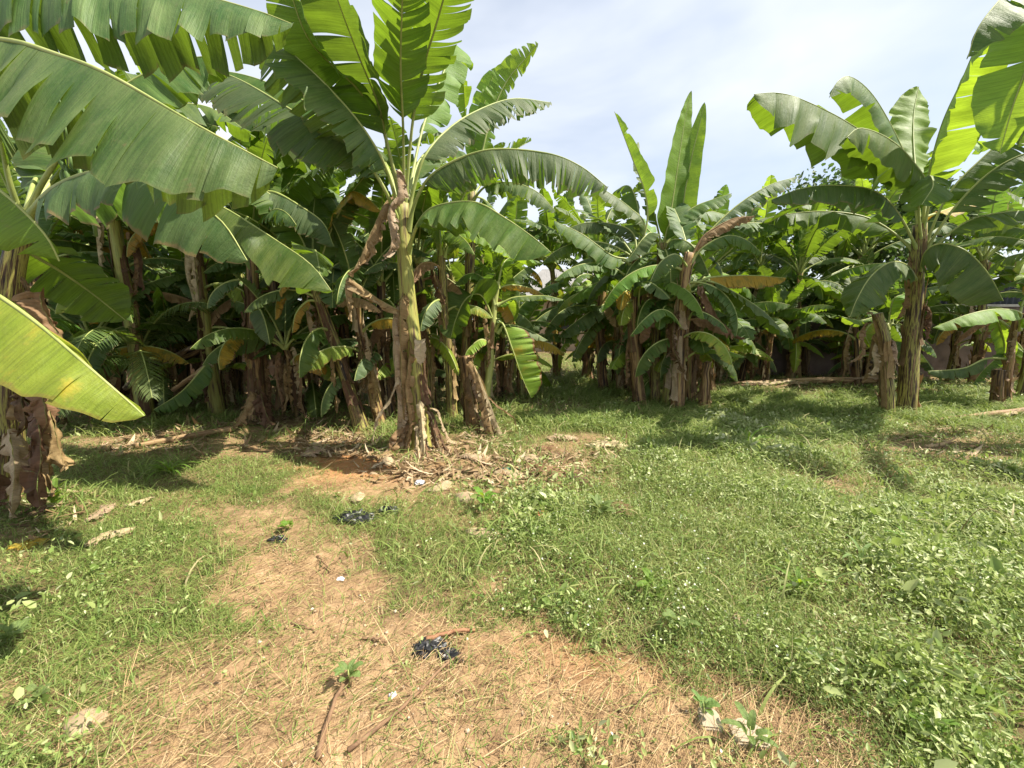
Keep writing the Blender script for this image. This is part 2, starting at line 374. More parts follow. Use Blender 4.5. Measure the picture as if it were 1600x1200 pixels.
def crown_leaves(plant, P, seed, n, L=(1.6, 2.3), e0=(42, 82), drop=(50, 115), w=(.17, .26), azs=None, mats=None, rib=True, res=1.0, pet=.2, tears=(8, 26)):
    rng = np.random.default_rng(seed * 7 + 3); p = P[-1] - np.array([0, 0, .06])
    a0 = rng.uniform(0, 6.28)
    for i in range(n):
        az = (a0 + i * 2.4 + rng.normal(0, .25)) if azs is None else R(azs[i] + rng.normal(0, 8))
        q = i / max(1, n - 1)
        e = e0[0] + (e0[1] - e0[0]) * q + rng.normal(0, 4); l = rng.uniform(*L) * (1 - .15 * abs(q - .4))
        dr = rng.uniform(*drop) * (1.15 - .75 * q)
        pts = arc(p, az, l, e, e - dr, 1.15, rng.normal(0, .12))
        mt = (mats or [MLEAF, MLEAFG, MLEAF, MTATT])[rng.integers(0, len(mats or [0] * 4))]
        if q > .93 and mats is None and rng.random() < .6: mt = MYOUNG
        dd = rng.uniform(10, 55) if q < .8 else rng.uniform(-30, 10)
        tr = rng.uniform(*tears) * (1.6 if mt is MTATT else 1)
        add_leaf(plant, pts, mt, rib=rib, pf=pet, w=rng.uniform(*w), dn=dd + rng.normal(0, 8), df=dd + rng.normal(0, 8), curl=rng.uniform(10, 40), roll=rng.normal(0, 14), tears=tr, var=rng.uniform(5, 13), seed=seed * 31 + i, n=int(44 * res), nu=max(4, int(6 * res)), gap=rng.uniform(.01, .07), local_near=1)
def low_leaves(plant, P, seed, n, lo=.45, hi=.95, L=(.9, 1.5), w=(.13, .21), azs=None, res=.5, mats=None):
    rng = np.random.default_rng(seed * 3 + 11)
    for i in range(n):
        p = P[int(rng.uniform(lo, hi) * (len(P) - 1))]; az = rng.uniform(0, 6.28) if azs is None else R(azs[i % len(azs)] + rng.normal(0, 20))
        e = rng.uniform(5, 45); pts = arc(p, az, rng.uniform(*L), e, e - rng.uniform(80, 130), 1.0, rng.normal(0, .2))
        mt = (mats or [MLEAF, MLIME, MTATT, MLIME, MTATT, MYEL, MDRY, MLEAFG])[rng.integers(0, len(mats) if mats else 8)]
        add_leaf(plant, pts, mt, pf=.2, w=rng.uniform(*w), dn=rng.uniform(20, 60), df=rng.uniform(20, 60), curl=rng.uniform(10, 40), tears=rng.uniform(5, 18), var=rng.uniform(5, 12), seed=seed * 41 + i + 500, n=int(46 * res), nu=4, gap=rng.uniform(.01, .06), local_near=1)
GRP = 'banana plants of the grove'
def plant_at(base, label, group=GRP, name='banana_plant'):
    return empty(name, base, label, 'banana plant', group)
def hero(bpx, tops, label, r0, r1, seed, mat=None, Y=None, leaves=(), sheath=8, hang=3, gen=0, genkw=None, hangkw=None, sheathmat=None, shkw=None, crown=True):
    """bpx: pixel of the foot on the ground; tops: further stem points (px, py, depth offset)"""
    b = gnd(*bpx); Y = b[1]
    pl = plant_at(b, label)
    pts = [b - [0, 0, .05]] + [at(x, y, Y + d) for x, y, d in tops]
    P, rad = add_trunk(pl, pts, r0, r1, seed, mat)
    if sheath: add_sheaths(pl, P, rad, seed, sheath, sheathmat, **(shkw or {}))
    if hang: add_hang(pl, P, seed, hang, **(hangkw or {}))
    for i, lf in enumerate(leaves):
        path, kw = lf[0], dict(lf[1])
        pp = [at(x, y, Y + d) for x, y, d in path]
        kw.setdefault('seed', seed * 101 + i); 
        add_leaf(pl, pp, **kw)
    if gen: crown_leaves(pl, P, seed, gen, **(genkw or {}))
    if gen and 'centre-right clump' in label: low_leaves(pl, P, seed + 5, 4, lo=.75, hi=1.0, L=(1.0, 1.7), w=(.16, .23), azs=[0, 185, 30, 155, 215], mats=[MLEAF, MLEAFG, MYOUNG, MTATT])
    if gen and Y > 4: low_leaves(pl, P, seed, 3, azs=[200, 270, 340, 250, 300], L=(.7, 1.25))
    return pl, P, rad
# ================================================================== HERO PLANTS
# --- tall plant in the middle
hero((655, 697), [(648, 570, 0), (636, 450, 0), (630, 380, 0), (630, 318, 0)],
     'tallest banana plant with a yellow-green stem, its foot in the bare earth at the centre', .122, .068, 11, MTRUNK,
     sheath=7, hang=0, shkw=dict(lo=0, hi=.3, lmin=.3, lmax=.6), leaves=[
    ([(630, 330, 0), (598, 200, -.2), (560, 140, -.5), (523, 105, -.7), (482, 60, -1.0), (455, -10, -1.2), (440, -70, -1.3)], dict(mat=MLEAF, pf=.34, w=.27, dn=25, df=25, roll=10, tears=4, var=5, gap=.015)),
    ([(631, 325, 0), (608, 235, -.2), (592, 165, -.4), (560, 85, -.7), (528, 0, -1.0), (500, -90, -1.2)], dict(mat=MLEAFG, pf=.34, w=.36, dn=52, df=-5, roll=-12, tears=4, var=4, gap=.01)),
    ([(628, 345, 0), (606, 268, -.3), (570, 203, -.6), (520, 143, -.8), (470, 95, -.9), (430, 62, -.9), (385, 42, -.8)], dict(mat=MLEAFG, pf=.25, w=.40, dn=62, df=45, curl=14, tears=10, var=6, roll=0)),
    ([(627, 352, 0), (598, 288, -.3), (556, 232, -.5), (500, 200, -.6), (450, 168, -.6), (370, 122, -.4), (295, 98, -.2)], dict(mat=MTATT, pf=.24, w=.40, dn=64, df=45, curl=16, tears=18, var=8, roll=0, gap=.03)),
    ([(631, 320, 0), (630, 210, -.3), (626, 110, -.7), (628, 20, -1.1), (632, -80, -1.5)], dict(mat=MLEAF, pf=.38, w=.27, dn=24, df=20, tears=7, var=8, gap=.04, side=(1, 0, 0))),
    ([(633, 320, 0), (645, 190, -.2), (662, 105, -.5), (680, 45, -.8), (698, -20, -1.1), (712, -90, -1.4)], dict(mat=MLEAF, pf=.34, w=.30, dn=14, df=14, tears=10, var=10, gap=.07, side=(1, .3, 0))),
    ([(634, 320, 0), (660, 200, .5), (690, 120, .9), (712, 70, 1.2), (722, 110, 1.5), (728, 190, 1.6)], dict(mat=MYOUNG, pf=.3, w=.28, dn=40, df=40, tears=10, var=14)),
    ([(634, 345, 0), (648, 285, 0), (662, 245, 0), (692, 208, .2), (738, 176, .5), (800, 154, .9), (860, 160, 1.3)], dict(mat=MTATT, pf=.22, w=.30, dn=48, df=40, curl=25, tears=34, var=11, gap=.10, n=90)),
    ([(635, 360, 0), (652, 305, -.1), (684, 265, -.2), (760, 234, -.3), (850, 238, -.3), (905, 258, -.3), (950, 293, -.3)], dict(mat=MTATT, pf=.20, w=.33, dn=62, df=52, curl=22, tears=42, var=9, gap=.08, n=110, tip=.7)),
    ([(636, 395, 0), (652, 350, -.2), (678, 323, -.3), (740, 315, -.6), (792, 342, -.8), (835, 372, -.95), (862, 395, -1.0)], dict(mat=MLEAF, pf=.16, w=.36, dn=48, df=45, curl=15, tears=9, var=3, gap=.015, tip=.6)),
    ([(629, 335, 0), (600, 255, .3), (540, 205, .7), (430, 176, 1.0), (340, 172, 1.1), (270, 215, 1.2)], dict(mat=MLEAFG, pf=.2, w=.34, dn=50, df=-5, tears=9, var=5)),
    ([(629, 335, 0), (592, 245, .6), (500, 172, 1.0), (400, 122, 1.2), (320, 112, 1.3), (265, 140, 1.4)], dict(mat=MLEAF, pf=.2, w=.34, dn=55, df=30, tears=10, var=6)),
    ([(629, 335, 0), (600, 262, .4), (540, 232, .7), (450, 222, .9), (380, 250, 1.0)], dict(mat=MLEAF, pf=.2, w=.32, dn=50, df=40, tears=12, var=8)),
    ([(633, 330, 0), (655, 250, .6), (690, 230, 1.1), (740, 250, 1.5), (790, 300, 1.8)], dict(mat=MLEAF, pf=.2, w=.27, dn=25, df=25, tears=8)),
    ([(629, 330, 0), (600, 250, .6), (560, 220, 1.1), (500, 230, 1.5), (440, 270, 1.8)], dict(mat=MLEAF, pf=.2, w=.27, dn=30, df=30, tears=8)),
    ([(626, 300, -.05), (603, 315, -.15), (585, 350, -.22), (566, 395, -.28), (548, 430, -.3)], dict(mat=MDRY, name='dry_leaf', rib=False, pf=.05, w=.10, dn=70, df=60, curl=60, tears=8, var=22, crump=.04, n=34, nu=5)),
    ([(618, 262, -.2), (622, 300, -.25), (606, 330, -.28), (612, 380, -.3), (598, 402, -.3)], dict(mat=MDRYP, name='dry_leaf', rib=False, pf=.05, w=.09, dn=60, df=70, curl=60, tears=8, var=22, crump=.04, n=34, nu=5)),
    ([(636, 490, -.02), (622, 484, -.16), (590, 466, -.22), (562, 446, -.28), (543, 434, -.3), (540, 460, -.3), (548, 500, -.3)], dict(mat=MDRY, name='dry_leaf', rib=False, pf=.05, w=.075, dn=75, df=75, curl=40, tears=5, var=16, crump=.03, n=40, nu=5)),
    ([(634, 455, -.05), (625, 480, -.17), (626, 560, -.18), (630, 640, -.18), (632, 694, -.15)], dict(mat=MDRY, name='dry_leaf', rib=False, pf=.02, w=.12, dn=35, df=60, curl=60, tears=9, var=22, crump=.035, n=40, nu=5)),
    ([(630, 470, -.05), (615, 495, -.12), (617, 580, -.14), (622, 650, -.14), (615, 705, -.15)], dict(mat=MDRYP, name='dry_leaf', rib=False, pf=.02, w=.09, dn=50, df=70, curl=60, tears=9, var=22, crump=.04, n=40, nu=5)),
    ([(640, 520, -.05), (640, 545, -.16), (634, 610, -.2), (640, 660, -.22), (634, 700, -.24)], dict(mat=MDRY, name='dry_leaf', rib=False, pf=.02, w=.08, dn=50, df=60, curl=60, tears=7, var=25, crump=.035, n=40, nu=5)),
    ([(645, 660, -.1), (620, 672, -.22), (608, 690, -.28), (612, 716, -.3)], dict(mat=MDRY, name='dry_leaf', rib=False, pf=.02, w=.05, dn=30, df=40, curl=70, tears=2, var=12, crump=.02, n=30, nu=5)),
    ([(630, 560, -.1), (610, 620, -.2), (590, 650, -.26), (582, 690, -.3)], dict(mat=MDRYP, name='dry_leaf', rib=False, pf=.02, w=.025, dn=30, df=40, curl=70, tears=2, var=12, crump=.02, n=30, nu=5)),
    ([(654, 532, -.05), (656, 534, -.13), (657, 548, -.15), (658, 568, -.16)], dict(mat=MDRYP, name='torn_sheath', rib=False, pf=.0, w=.065, dn=8, df=8, curl=20, tears=0, var=4, crump=.01, n=20, nu=5, side=(1, 0, 0))),
])
pl, P, rad = bpy.context.scene.objects['banana_plant'], None, None
rng = np.random.default_rng(99)
for i in range(13):
    a = rng.uniform(-3.4, .6); q = rng.uniform(.25, .62); x0 = 655 + 26 * math.cos(a); b = gnd(655, 697)
    d = np.array([math.cos(a), math.sin(a), 0]); h0 = rng.uniform(.1, .65) ** 1.2; o_ = rng.uniform(.05, .42)
    add_leaf(pl, [b + d * .10 + [0, 0, h0], b + d * (.12 + o_ * .35) + [0, 0, h0 * .95], b + d * (.1 + o_ * .7) + [0, 0, h0 * .45], b + d * (.1 + o_) + [0, 0, .05], b + d * (.25 + o_ * 1.2) + [0, 0, .035]],
             [MDRYP, MDRY, MDRYP, MDRYD][i % 4], 'dry_leaf', rib=False, pf=.03, w=rng.uniform(.02, .06), dn=rng.uniform(5, 70), df=rng.uniform(5, 70), curl=60, tears=6, var=22, crump=.02, gap=.1, seed=700 + i, n=34, nu=5)
# --- plant outside the left edge whose big leaves reach into the picture
b = np.array([-3.5, 2.05, gz(-3.5, 2.05)])
pl = plant_at(b, 'nearest banana plant at the left edge, huge leaves reaching in, yellow-green one hanging low')
P0, r0_ = add_trunk(pl, [b - [0, 0, .05], b + [.02, 0, 1.0], b + [.03, 0, 2.1], b + [.03, 0, 2.45]], .12, .07, 5)
add_sheaths(pl, P0, r0_, 5, 6)
for i, (pts, kw) in enumerate([
    ([(-270, 215, 2.05), (-150, 62, 2.0), (0, 60, 1.95), (90, 84, 1.9), (172, 116, 1.85), (300, 190, 1.82), (385, 236, 1.85), (434, 262, 1.88)], dict(mat=MLEAFG, pf=.22, w=.43, dn=62, df=62, curl=16, tears=14, var=4, gap=-.015, tip=.62, n=150, nu=12, roll=4, rag=.05)),
    ([(-270, 205, 2.05), (-200, 10, 2.3), (-60, -40, 2.4), (120, -30, 2.4), (290, -12, 2.4), (400, 16, 2.4), (458, 38, 2.4)], dict(mat=MLEAFG, pf=.2, w=.36, dn=60, df=58, curl=20, tears=15, var=6, gap=-.015, tip=.6, n=140, nu=10, rag=.08)),
    ([(-270, 230, 2.05), (-150, 215, 1.95), (-60, 255, 1.85), (0, 296, 1.8), (40, 332, 1.78), (75, 372, 1.78), (93, 408, 1.8)], dict(mat=MYOUNG, pf=.15, w=.26, dn=50, df=45, curl=25, tears=2, var=4, tip=.6, n=70, nu=10)),
    ([(-270, 250, 2.05), (-190, 330, 1.85), (-80, 415, 1.7), (0, 462, 1.62), (67, 511, 1.58), (147, 580, 1.55), (200, 626, 1.54), (226, 650, 1.54)], dict(mat=MLIME, pf=.14, w=.31, dn=44, df=50, curl=12, tears=7, var=3, tip=.45, n=110, nu=10, gap=-.01)),
    ([(-270, 215, 2.05), (-230, 50, 2.5), (-160, 0, 3.0), (-60, 30, 3.5)], dict(mat=MLEAF, w=.3, tears=8)),
    ([(-270, 215, 2.05), (-330, 50, 1.9), (-420, 0, 1.7), (-560, 60, 1.5)], dict(mat=MLEAF, w=.3, tears=8))]):
    add_leaf(pl, [at(*p) for p in pts], seed=900 + i, **kw)
# --- second plant on the left, fruiting, dead leaves at its foot
pl, P, rad = hero((14, 782), [(12, 600, 0), (16, 450, 0), (36, 330, 0)],
     'fruiting banana plant on the left with brown dead leaves hanging down to its foot',   .085, .06, 21, MTRUNKM, sheath=8, hang=0, leaves=[
    ([(36, 340, 0), (17, 285, -.1), (-5, 200, -.2), (-60, 90, -.3), (-140, 40, -.4)], dict(mat=MLEAF, pf=.3, w=.3, tears=8)),
    ([(36, 340, 0), (62, 288, 0), (92, 243, 0), (150, 165, .1), (230, 112, .2), (300, 90, .3), (348, 88, .3)], dict(mat=MLEAF, pf=.35, w=.34, dn=55, df=20, roll=-10, tears=5, var=6)),
    ([(38, 345, 0), (62, 312, -.1), (90, 288, -.25), (140, 268, -.4), (213, 262, -.6), (293, 308, -.75), (347, 346, -.85), (387, 408, -.9)], dict(mat=MTATT, pf=.12, w=.33, dn=58, df=50, curl=22, tears=9, var=8, gap=.02, n=100, nu=9, tip=.6)),
    ([(38, 340, 0), (100, 262, .4), (180, 242, .5), (280, 292, .4), (352, 325, .3), (433, 376, .2), (487, 414, .1), (519, 456, .1)], dict(mat=MLEAF, pf=.12, w=.36, dn=58, df=50, curl=14, tears=9, var=3, gap=.0, n=100, tip=.7)),
    ([(38, 340, 0), (110, 235, .8), (220, 172, 1.4), (320, 165, 1.8), (400, 215, 2.0)], dict(mat=MLEAF, pf=.2, w=.40, dn=45, df=-15, tears=8, var=5)),
    ([(38, 335, 0), (120, 210, 1.2), (230, 130, 1.9), (320, 130, 2.3), (390, 185, 2.6)], dict(mat=MLEAFG, pf=.2, w=.40, dn=45, df=-15, tears=8, var=5)),
    ([(34, 370, 0), (50, 395, .2), (90, 420, .4), (140, 455, .6), (196, 500, .8)], dict(mat=MLEAF, pf=.1, w=.28, dn=-25, df=30, tears=4, var=5)),
    ([(34, 360, 0), (0, 330, .3), (-60, 340, .5), (-120, 420, .6)], dict(mat=MLEAF, pf=.1, w=.28, tears=6)),
    ([(36, 345, 0), (60, 270, .6), (110, 235, 1.2), (180, 260, 1.7), (230, 330, 2.0)], dict(mat=MLEAF, pf=.2, w=.3, tears=8)),
    ([(40, 410, -.1), (60, 440, -.1), (66, 480, -.15), (84, 510, -.15), (108, 542, -.12)], dict(mat=MDRY, name='dry_leaf', rib=False, pf=.35, w=.16, dn=30, df=40, curl=35, tears=3, var=12, crump=.03, n=34)),
    ([(20, 420, -.1), (40, 450, -.15), (48, 560, -.2), (60, 640, -.25)], dict(mat=MDRYD, name='dry_leaf', rib=False, pf=.1, w=.04, dn=50, df=60, tears=3, var=15, crump=.02, n=30)),
    ([(14, 560, -.1), (55, 600, -.25), (72, 650, -.3), (60, 690, -.32), (42, 716, -.34)], dict(mat=MDRY, name='dry_leaf', rib=False, pf=.2, w=.10, dn=35, df=50, curl=50, tears=4, var=16, crump=.035, n=34)),
    ([(14, 575, -.1), (62, 610, -.2), (84, 660, -.26), (92, 700, -.28), (104, 735, -.3)], dict(mat=MDRY, name='dry_leaf', rib=False, pf=.2, w=.10, dn=35, df=50, curl=50, tears=5, var=16, crump=.035, n=34)),
    ([(14, 600, -.1), (56, 650, -.3), (64, 710, -.4), (58, 760, -.42), (66, 800, -.42)], dict(mat=MDRYD, name='dry_leaf', rib=False, pf=.1, w=.11, dn=45, df=60, curl=50, tears=5, var=18, crump=.04, n=34)),
    ([(14, 620, -.1), (70, 680, -.2), (76, 740, -.3), (84, 775, -.32)], dict(mat=MDRY, name='dry_leaf', rib=False, pf=.1, w=.09, dn=45, df=60, curl=60, tears=4, var=18, crump=.04, n=34)),
    ([(10, 660, -.1), (22, 720, -.35), (20, 770, -.4), (16, 812, -.42)], dict(mat=MDRYP, name='dry_leaf', rib=False, pf=.1, w=.10, dn=35, df=50, curl=50, tears=3, var=14, crump=.03, n=34)),
    ([(10, 640, -.1), (52, 640, -.1), (34, 612, -.2), (38, 664, -.24), (26, 682, -.24)], dict(mat=MDRYD, name='dry_leaf', rib=False, pf=.1, w=.07, dn=35, df=50, curl=50, tears=3, var=14, crump=.03, n=34)),
    ([(5, 700, -.1), (-20, 680, -.2), (-40, 720, -.3), (0, 790, -.4)], dict(mat=MDRYD, name='dry_leaf', rib=False, pf=.1, w=.13, dn=35, df=50, curl=50, tears=3, var=14, crump=.04, n=34)),
])
# fruit bunch: curved fingers around a hanging stalk
def fruit_bunch(pl, c, seed, rows=4):
    rng = np.random.default_rng(seed); V, Fc, UV = [], [], []; off = 0
    for r in range(rows):
        for k in range(9):
            a = k * 6.28 / 9 + r * .35; d = np.array([math.cos(a), math.sin(a), 0])
            p = c + [0, 0, -.10 * r]
            pts = [p + d * .03, p + d * .09 - [0, 0, .015], p + d * .125 + [0, 0, .04], p + d * .12 + [0, 0, .11]]
            v, f, u = tube(spline(pts, 9)[0], np.array([.008, .015, .018, .019, .019, .018, .016, .011, .004]), 6)
            V.append(v); UV.append(u); Fc += [tuple(i + off for i in q) for q in f]; off += len(v)
    v, f, u = tube(np.array([c + [0, 0, .15], c, c - [0, 0, .1 * rows], c - [0, 0, .1 * rows + .25]]), [.025, .022, .018, .012], 8)
    V.append(v); UV.append(u); Fc += [tuple(i + off for i in q) for q in f]
    link('fruit_bunch', mesh('fruit_bunch', np.vstack(V) - np.array(pl.location), Fc, MFRUIT, np.vstack(UV)), pl)
fruit_bunch(pl, at(128, 225, 3.25), 4)
# --- stems left of the middle
hero((404, 658), [(398, 560, 0), (394, 470, 0), (392, 400, 0)], 'upright banana plant left of the centre, skirt of dry leaves spread round its foot', .105, .065, 31, MTRUNKB, sheath=14, hang=7, gen=8, hangkw=dict(lo=.15, hi=.6),
     leaves=[([(392, 415, 0), (360, 350, 0), (300, 292, .1), (250, 300, .2), (200, 350, .3)], dict(mat=MLEAF, w=.3, tears=10)),
             ([(396, 600, -.1), (388, 625, -.3), (376, 650, -.45), (362, 668, -.55)], dict(mat=MDRY, name='dry_leaf', rib=False, w=.12, dn=30, df=40, tears=6, var=20, crump=.04, n=30)),
             ([(404, 600, -.1), (412, 630, -.3), (420, 655, -.4), (432, 664, -.45)], dict(mat=MDRYD, name='dry_leaf', rib=False, w=.12, dn=30, df=40, tears=6, var=20, crump=.04, n=30))])
hero((442, 640), [(438, 560, 0), (432, 480, 0), (428, 430, 0)], 'brown sheathed banana plant close behind the skirted stem left of the centre', .095, .065, 32, MTRUNKD, sheath=12, hang=6, gen=7)
hero((566, 668), [(545, 605, 0), (520, 530, 0), (502, 475, 0), (492, 440, 0)], 'leaning banana plant with a brown stem tilted left, just left of the tallest plant', .092, .06, 33, MTRUNKM, sheath=9, hang=4, gen=5, leaves=[
    ([(495, 450, 0), (475, 380, -.1), (430, 310, -.3), (380, 288, -.4), (310, 290, -.4)], dict(mat=MLEAF, w=.3, dn=50, df=20, tears=14, var=8)),
    ([(495, 450, 0), (480, 400, .2), (440, 330, .5), (455, 280, .8), (480, 250, 1.0)], dict(mat=MLEAF, w=.3, dn=10, df=10, tears=6)),
    ([(400, 300, -.3), (430, 300, -.3), (470, 322, -.3), (505, 348, -.3), (522, 385, -.3)], dict(mat=MTATT, w=.3, pf=.02, dn=60, df=50, tears=14, var=8)),
    ([(495, 440, .2), (515, 350, -.1), (545, 302, -.2), (570, 306, -.2), (598, 332, -.2)], dict(mat=MYEL, w=.22, dn=35, df=25, tears=3, pf=.3)),
    ([(495, 445, 0), (470, 430, -.1), (445, 440, -.2), (432, 470, -.2), (430, 500, -.2)], dict(mat=MYEL, w=.14, dn=40, df=30, tears=4)),
    ([(500, 470, 0), (480, 470, -.1), (462, 490, -.2), (456, 520, -.2)], dict(mat=MYEL, w=.10, dn=50, df=40, tears=4))])
hero((596, 662), [(583, 610, 0), (572, 555, 0), (562, 510, 0), (556, 470, 0)], 'slim flaking banana stem between the leaning plant and the tallest plant', .085, .06, 34, MTRUNKB, sheath=10, hang=5, gen=5, genkw=dict(L=(1.2, 1.7)))
hero((612, 650), [(600, 580, 0), (596, 500, 0), (596, 440, 0)], 'thin banana plant with ragged brown sheaths close behind the leaning pair', .08, .06, 35, MTRUNKD, sheath=10, hang=5, gen=5, genkw=dict(L=(1.2, 1.7)))
# --- right of the middle
hero((708, 655), [(702, 570, 0), (694, 470, 0), (690, 392, 0)], 'slender dark-stemmed banana plant standing just right of the tallest plant', .075, .055, 36, MTRUNKM, sheath=7, hang=2, gen=4, leaves=[
    ([(691, 402, 0), (680, 360, 0), (660, 340, .1), (620, 345, .2), (585, 380, .2)], dict(mat=MLEAF, w=.25, tears=8)),
    ([(692, 402, 0), (705, 372, 0), (730, 360, 0), (765, 372, 0), (800, 400, 0)], dict(mat=MYOUNG, w=.24, tears=6)),
    ([(692, 410, 0), (678, 420, -.1), (682, 440, -.13), (690, 460, -.13), (696, 475, -.13)], dict(mat=MDRYD, name='dry_leaf', rib=False, w=.12, dn=50, df=60, tears=6, var=20, crump=.04, n=30))])
hero((738, 668), [(734, 620, 0), (730, 575, 0), (728, 556, 0)], 'cut brown banana stump right of the tallest plant, dry leaves slumping off it', .088, .07, 37, MTRUNKB, sheath=16, hang=0, leaves=[
    ([(733, 560, 0), (741, 575, -.12), (752, 610, -.25), (768, 655, -.35), (788, 695, -.45), (822, 722, -.5)], dict(mat=MDRYP, name='dry_leaf', rib=False, pf=0, w=.13, dn=60, df=70, curl=50, tears=14, var=18, crump=.03, n=50, nu=6)),
    ([(736, 575, 0), (752, 590, -.16), (764, 625, -.3), (780, 680, -.42), (806, 716, -.5)], dict(mat=MDRY, name='dry_leaf', rib=False, pf=0, w=.10, dn=50, df=70, curl=60, tears=10, var=20, crump=.03, n=50, nu=6)),
    ([(732, 562, 0), (738, 568, -.15), (750, 600, -.3), (764, 650, -.42), (776, 700, -.55), (792, 722, -.6)], dict(mat=MDRY, name='dry_leaf', rib=False, pf=0, w=.10, dn=45, df=55, curl=30, tears=22, var=22, gap=.12, crump=.02, n=60, nu=6)),
    ([(738, 566, 0), (748, 585, -.2), (766, 630, -.38), (792, 690, -.5), (840, 726, -.55)], dict(mat=MDRYP, name='dry_leaf', rib=False, pf=0, w=.09, dn=45, df=55, curl=30, tears=18, var=22, gap=.12, crump=.02, n=60, nu=6)),
    ([(732, 580, 0), (735, 600, -.2), (744, 650, -.35), (752, 690, -.4)], dict(mat=MDRYD, name='dry_leaf', rib=False, pf=0, w=.12, dn=45, df=55, curl=30, tears=10, var=22, crump=.02, n=40, nu=6)),
    ([(736, 600, 0), (745, 640, -.2), (775, 690, -.5), (800, 712, -.6), (826, 712, -.6)], dict(mat=MDRYP, name='dry_leaf', rib=False, pf=0, w=.05, dn=40, df=50, curl=60, tears=4, var=15, crump=.02, n=40, nu=5)),
    ([(736, 590, 0), (755, 610, -.1), (780, 635, -.15), (803, 652, -.2), (806, 664, -.2)], dict(mat=MDRY, name='dry_leaf', rib=False, pf=0, w=.022, dn=60, df=60, tears=2, crump=.01, n=30, nu=4))])
hero((758, 648), [(764, 580, 0), (770, 510, 0), (774, 458, 0), (776, 440, 0)], 'young banana plant with a pale green stem and a yellowing leaf hanging on its right', .06, .04, 38, MCROWN, sheath=4, hang=1, leaves=[
    ([(772, 505, 0), (752, 462, -.2), (728, 468, -.3), (712, 500, -.35), (704, 530, -.38)], dict(mat=MLEAF, w=.30, pf=.22, dn=12, df=12, tears=2, var=4, side=(1, -.4, .2))),
    ([(774, 475, 0), (764, 445, -.1), (745, 428, -.2), (726, 430, -.25), (710, 445, -.25)], dict(mat=MLEAF, w=.18, pf=.2, dn=30, df=25, tears=2)),
    ([(774, 515, 0), (784, 505, -.15), (800, 545, -.22), (815, 588, -.25), (830, 622, -.25)], dict(mat=MLIME, w=.34, pf=.2, dn=40, df=50, tears=5, var=6, side=(-.7, .6, -.5))),
    ([(776, 475, 0), (785, 472, 0), (806, 464, 0), (850, 462, 0), (880, 468, 0)], dict(mat=MLEAFG, w=.13, pf=.2, dn=25, df=20, tears=5)),
    ([(776, 450, 0), (783, 420, 0), (792, 405, .1), (815, 398, .2), (840, 412, .3)], dict(mat=MYOUNG, w=.2, pf=.25, dn=20, df=20, tears=3)),
    ([(776, 520, 0), (788, 508, 0), (812, 510, 0), (835, 520, 0), (856, 532, 0)], dict(mat=MLEAFG, w=.13, pf=.2, dn=30, df=20, tears=3)),
    ([(774, 500, 0), (768, 480, .1), (790, 470, .2), (796, 490, .2), (790, 512, .2)], dict(mat=MYOUNG, w=.2, pf=.2, dn=0, df=0, tears=1)),
    ([(770, 540, 0), (752, 530, -.15), (732, 545, -.25), (724, 562, -.3)], dict(mat=MLIME, w=.14, pf=.2, dn=40, df=40, tears=2)),
    ([(775, 450, .2), (800, 445, .4), (835, 452, .5), (862, 470, .5)], dict(mat=MYEL, w=.12, pf=.1, dn=40, df=40, tears=6))])
hero((724, 640), [(728, 560, 0), (733, 440, 0), (737, 345, 0), (738, 300, 0)], 'banana plant behind the slender dark stem, bright torn leaf pointing up against the sky', .085, .06, 39, MTRUNKM, sheath=6, hang=3, gen=3, genkw=dict(e0=(20, 50), azs=[80, 120, 50]), leaves=[
    ([(738, 310, 0), (752, 245, 0), (768, 180, 0), (790, 130, 0), (815, 98, 0), (841, 68, 0)], dict(mat=MYOUNG, w=.26, pf=.22, dn=20, df=45, tears=14, var=10, gap=.12, side=(1, .3, .2))),
    ([(738, 310, 0), (742, 240, .1), (752, 180, .1), (765, 135, .1), (776, 104, .1)], dict(mat=MYOUNG, w=.2, pf=.3, dn=15, df=20, tears=4, side=(1, .2, 0))),
    ([(738, 310, 0), (720, 250, -.2), (700, 215, -.3), (672, 205, -.3), (640, 225, -.3)], dict(mat=MLEAF, w=.24, pf=.2, tears=10)),
    ([(738, 312, 0), (760, 290, -.2), (800, 285, -.4), (840, 300, -.5), (868, 330, -.5)], dict(mat=MLEAFG, w=.24, pf=.2, dn=45, df=40, tears=10))])
# --- centre-right clump
hero((944, 614), [(938, 550, 0), (938, 500, 0), (942, 450, 0)], 'brown-stemmed banana plant at left end of the centre-right clump, leaves drooping left', .10, .065, 41, MTRUNKB, sheath=8, hang=2, gen=3, leaves=[
    ([(944, 470, 0), (960, 445, -.2), (938, 440, -.3), (912, 452, -.4), (890, 470, -.4)], dict(mat=MYOUNG, w=.26, pf=.2, dn=45, df=40, tears=6, var=5)),
    ([(944, 475, 0), (955, 470, -.2), (925, 485, -.4), (895, 506, -.5), (872, 526, -.5)], dict(mat=MLEAFG, w=.27, pf=.15, dn=35, df=30, tears=4, var=5)),
    ([(944, 480, 0), (945, 490, -.2), (922, 512, -.4), (904, 540, -.5), (893, 566, -.5)], dict(mat=MLEAF, w=.2, pf=.15, dn=35, df=30, tears=4, var=5))], genkw=dict(L=(1.2, 1.6), e0=(25, 55), mats=[MLEAF, MLEAFG, MYOUNG]))
hero((970, 612), [(966, 550, 0), (966, 500, 0), (968, 460, 0)], 'dark leaning stem second from the left in the centre-right clump', .085, .06, 42, MTRUNKB, sheath=7, hang=2, gen=4, genkw=dict(L=(1.1, 1.5), e0=(25, 58), mats=[MLEAF, MLEAFG, MYOUNG]))
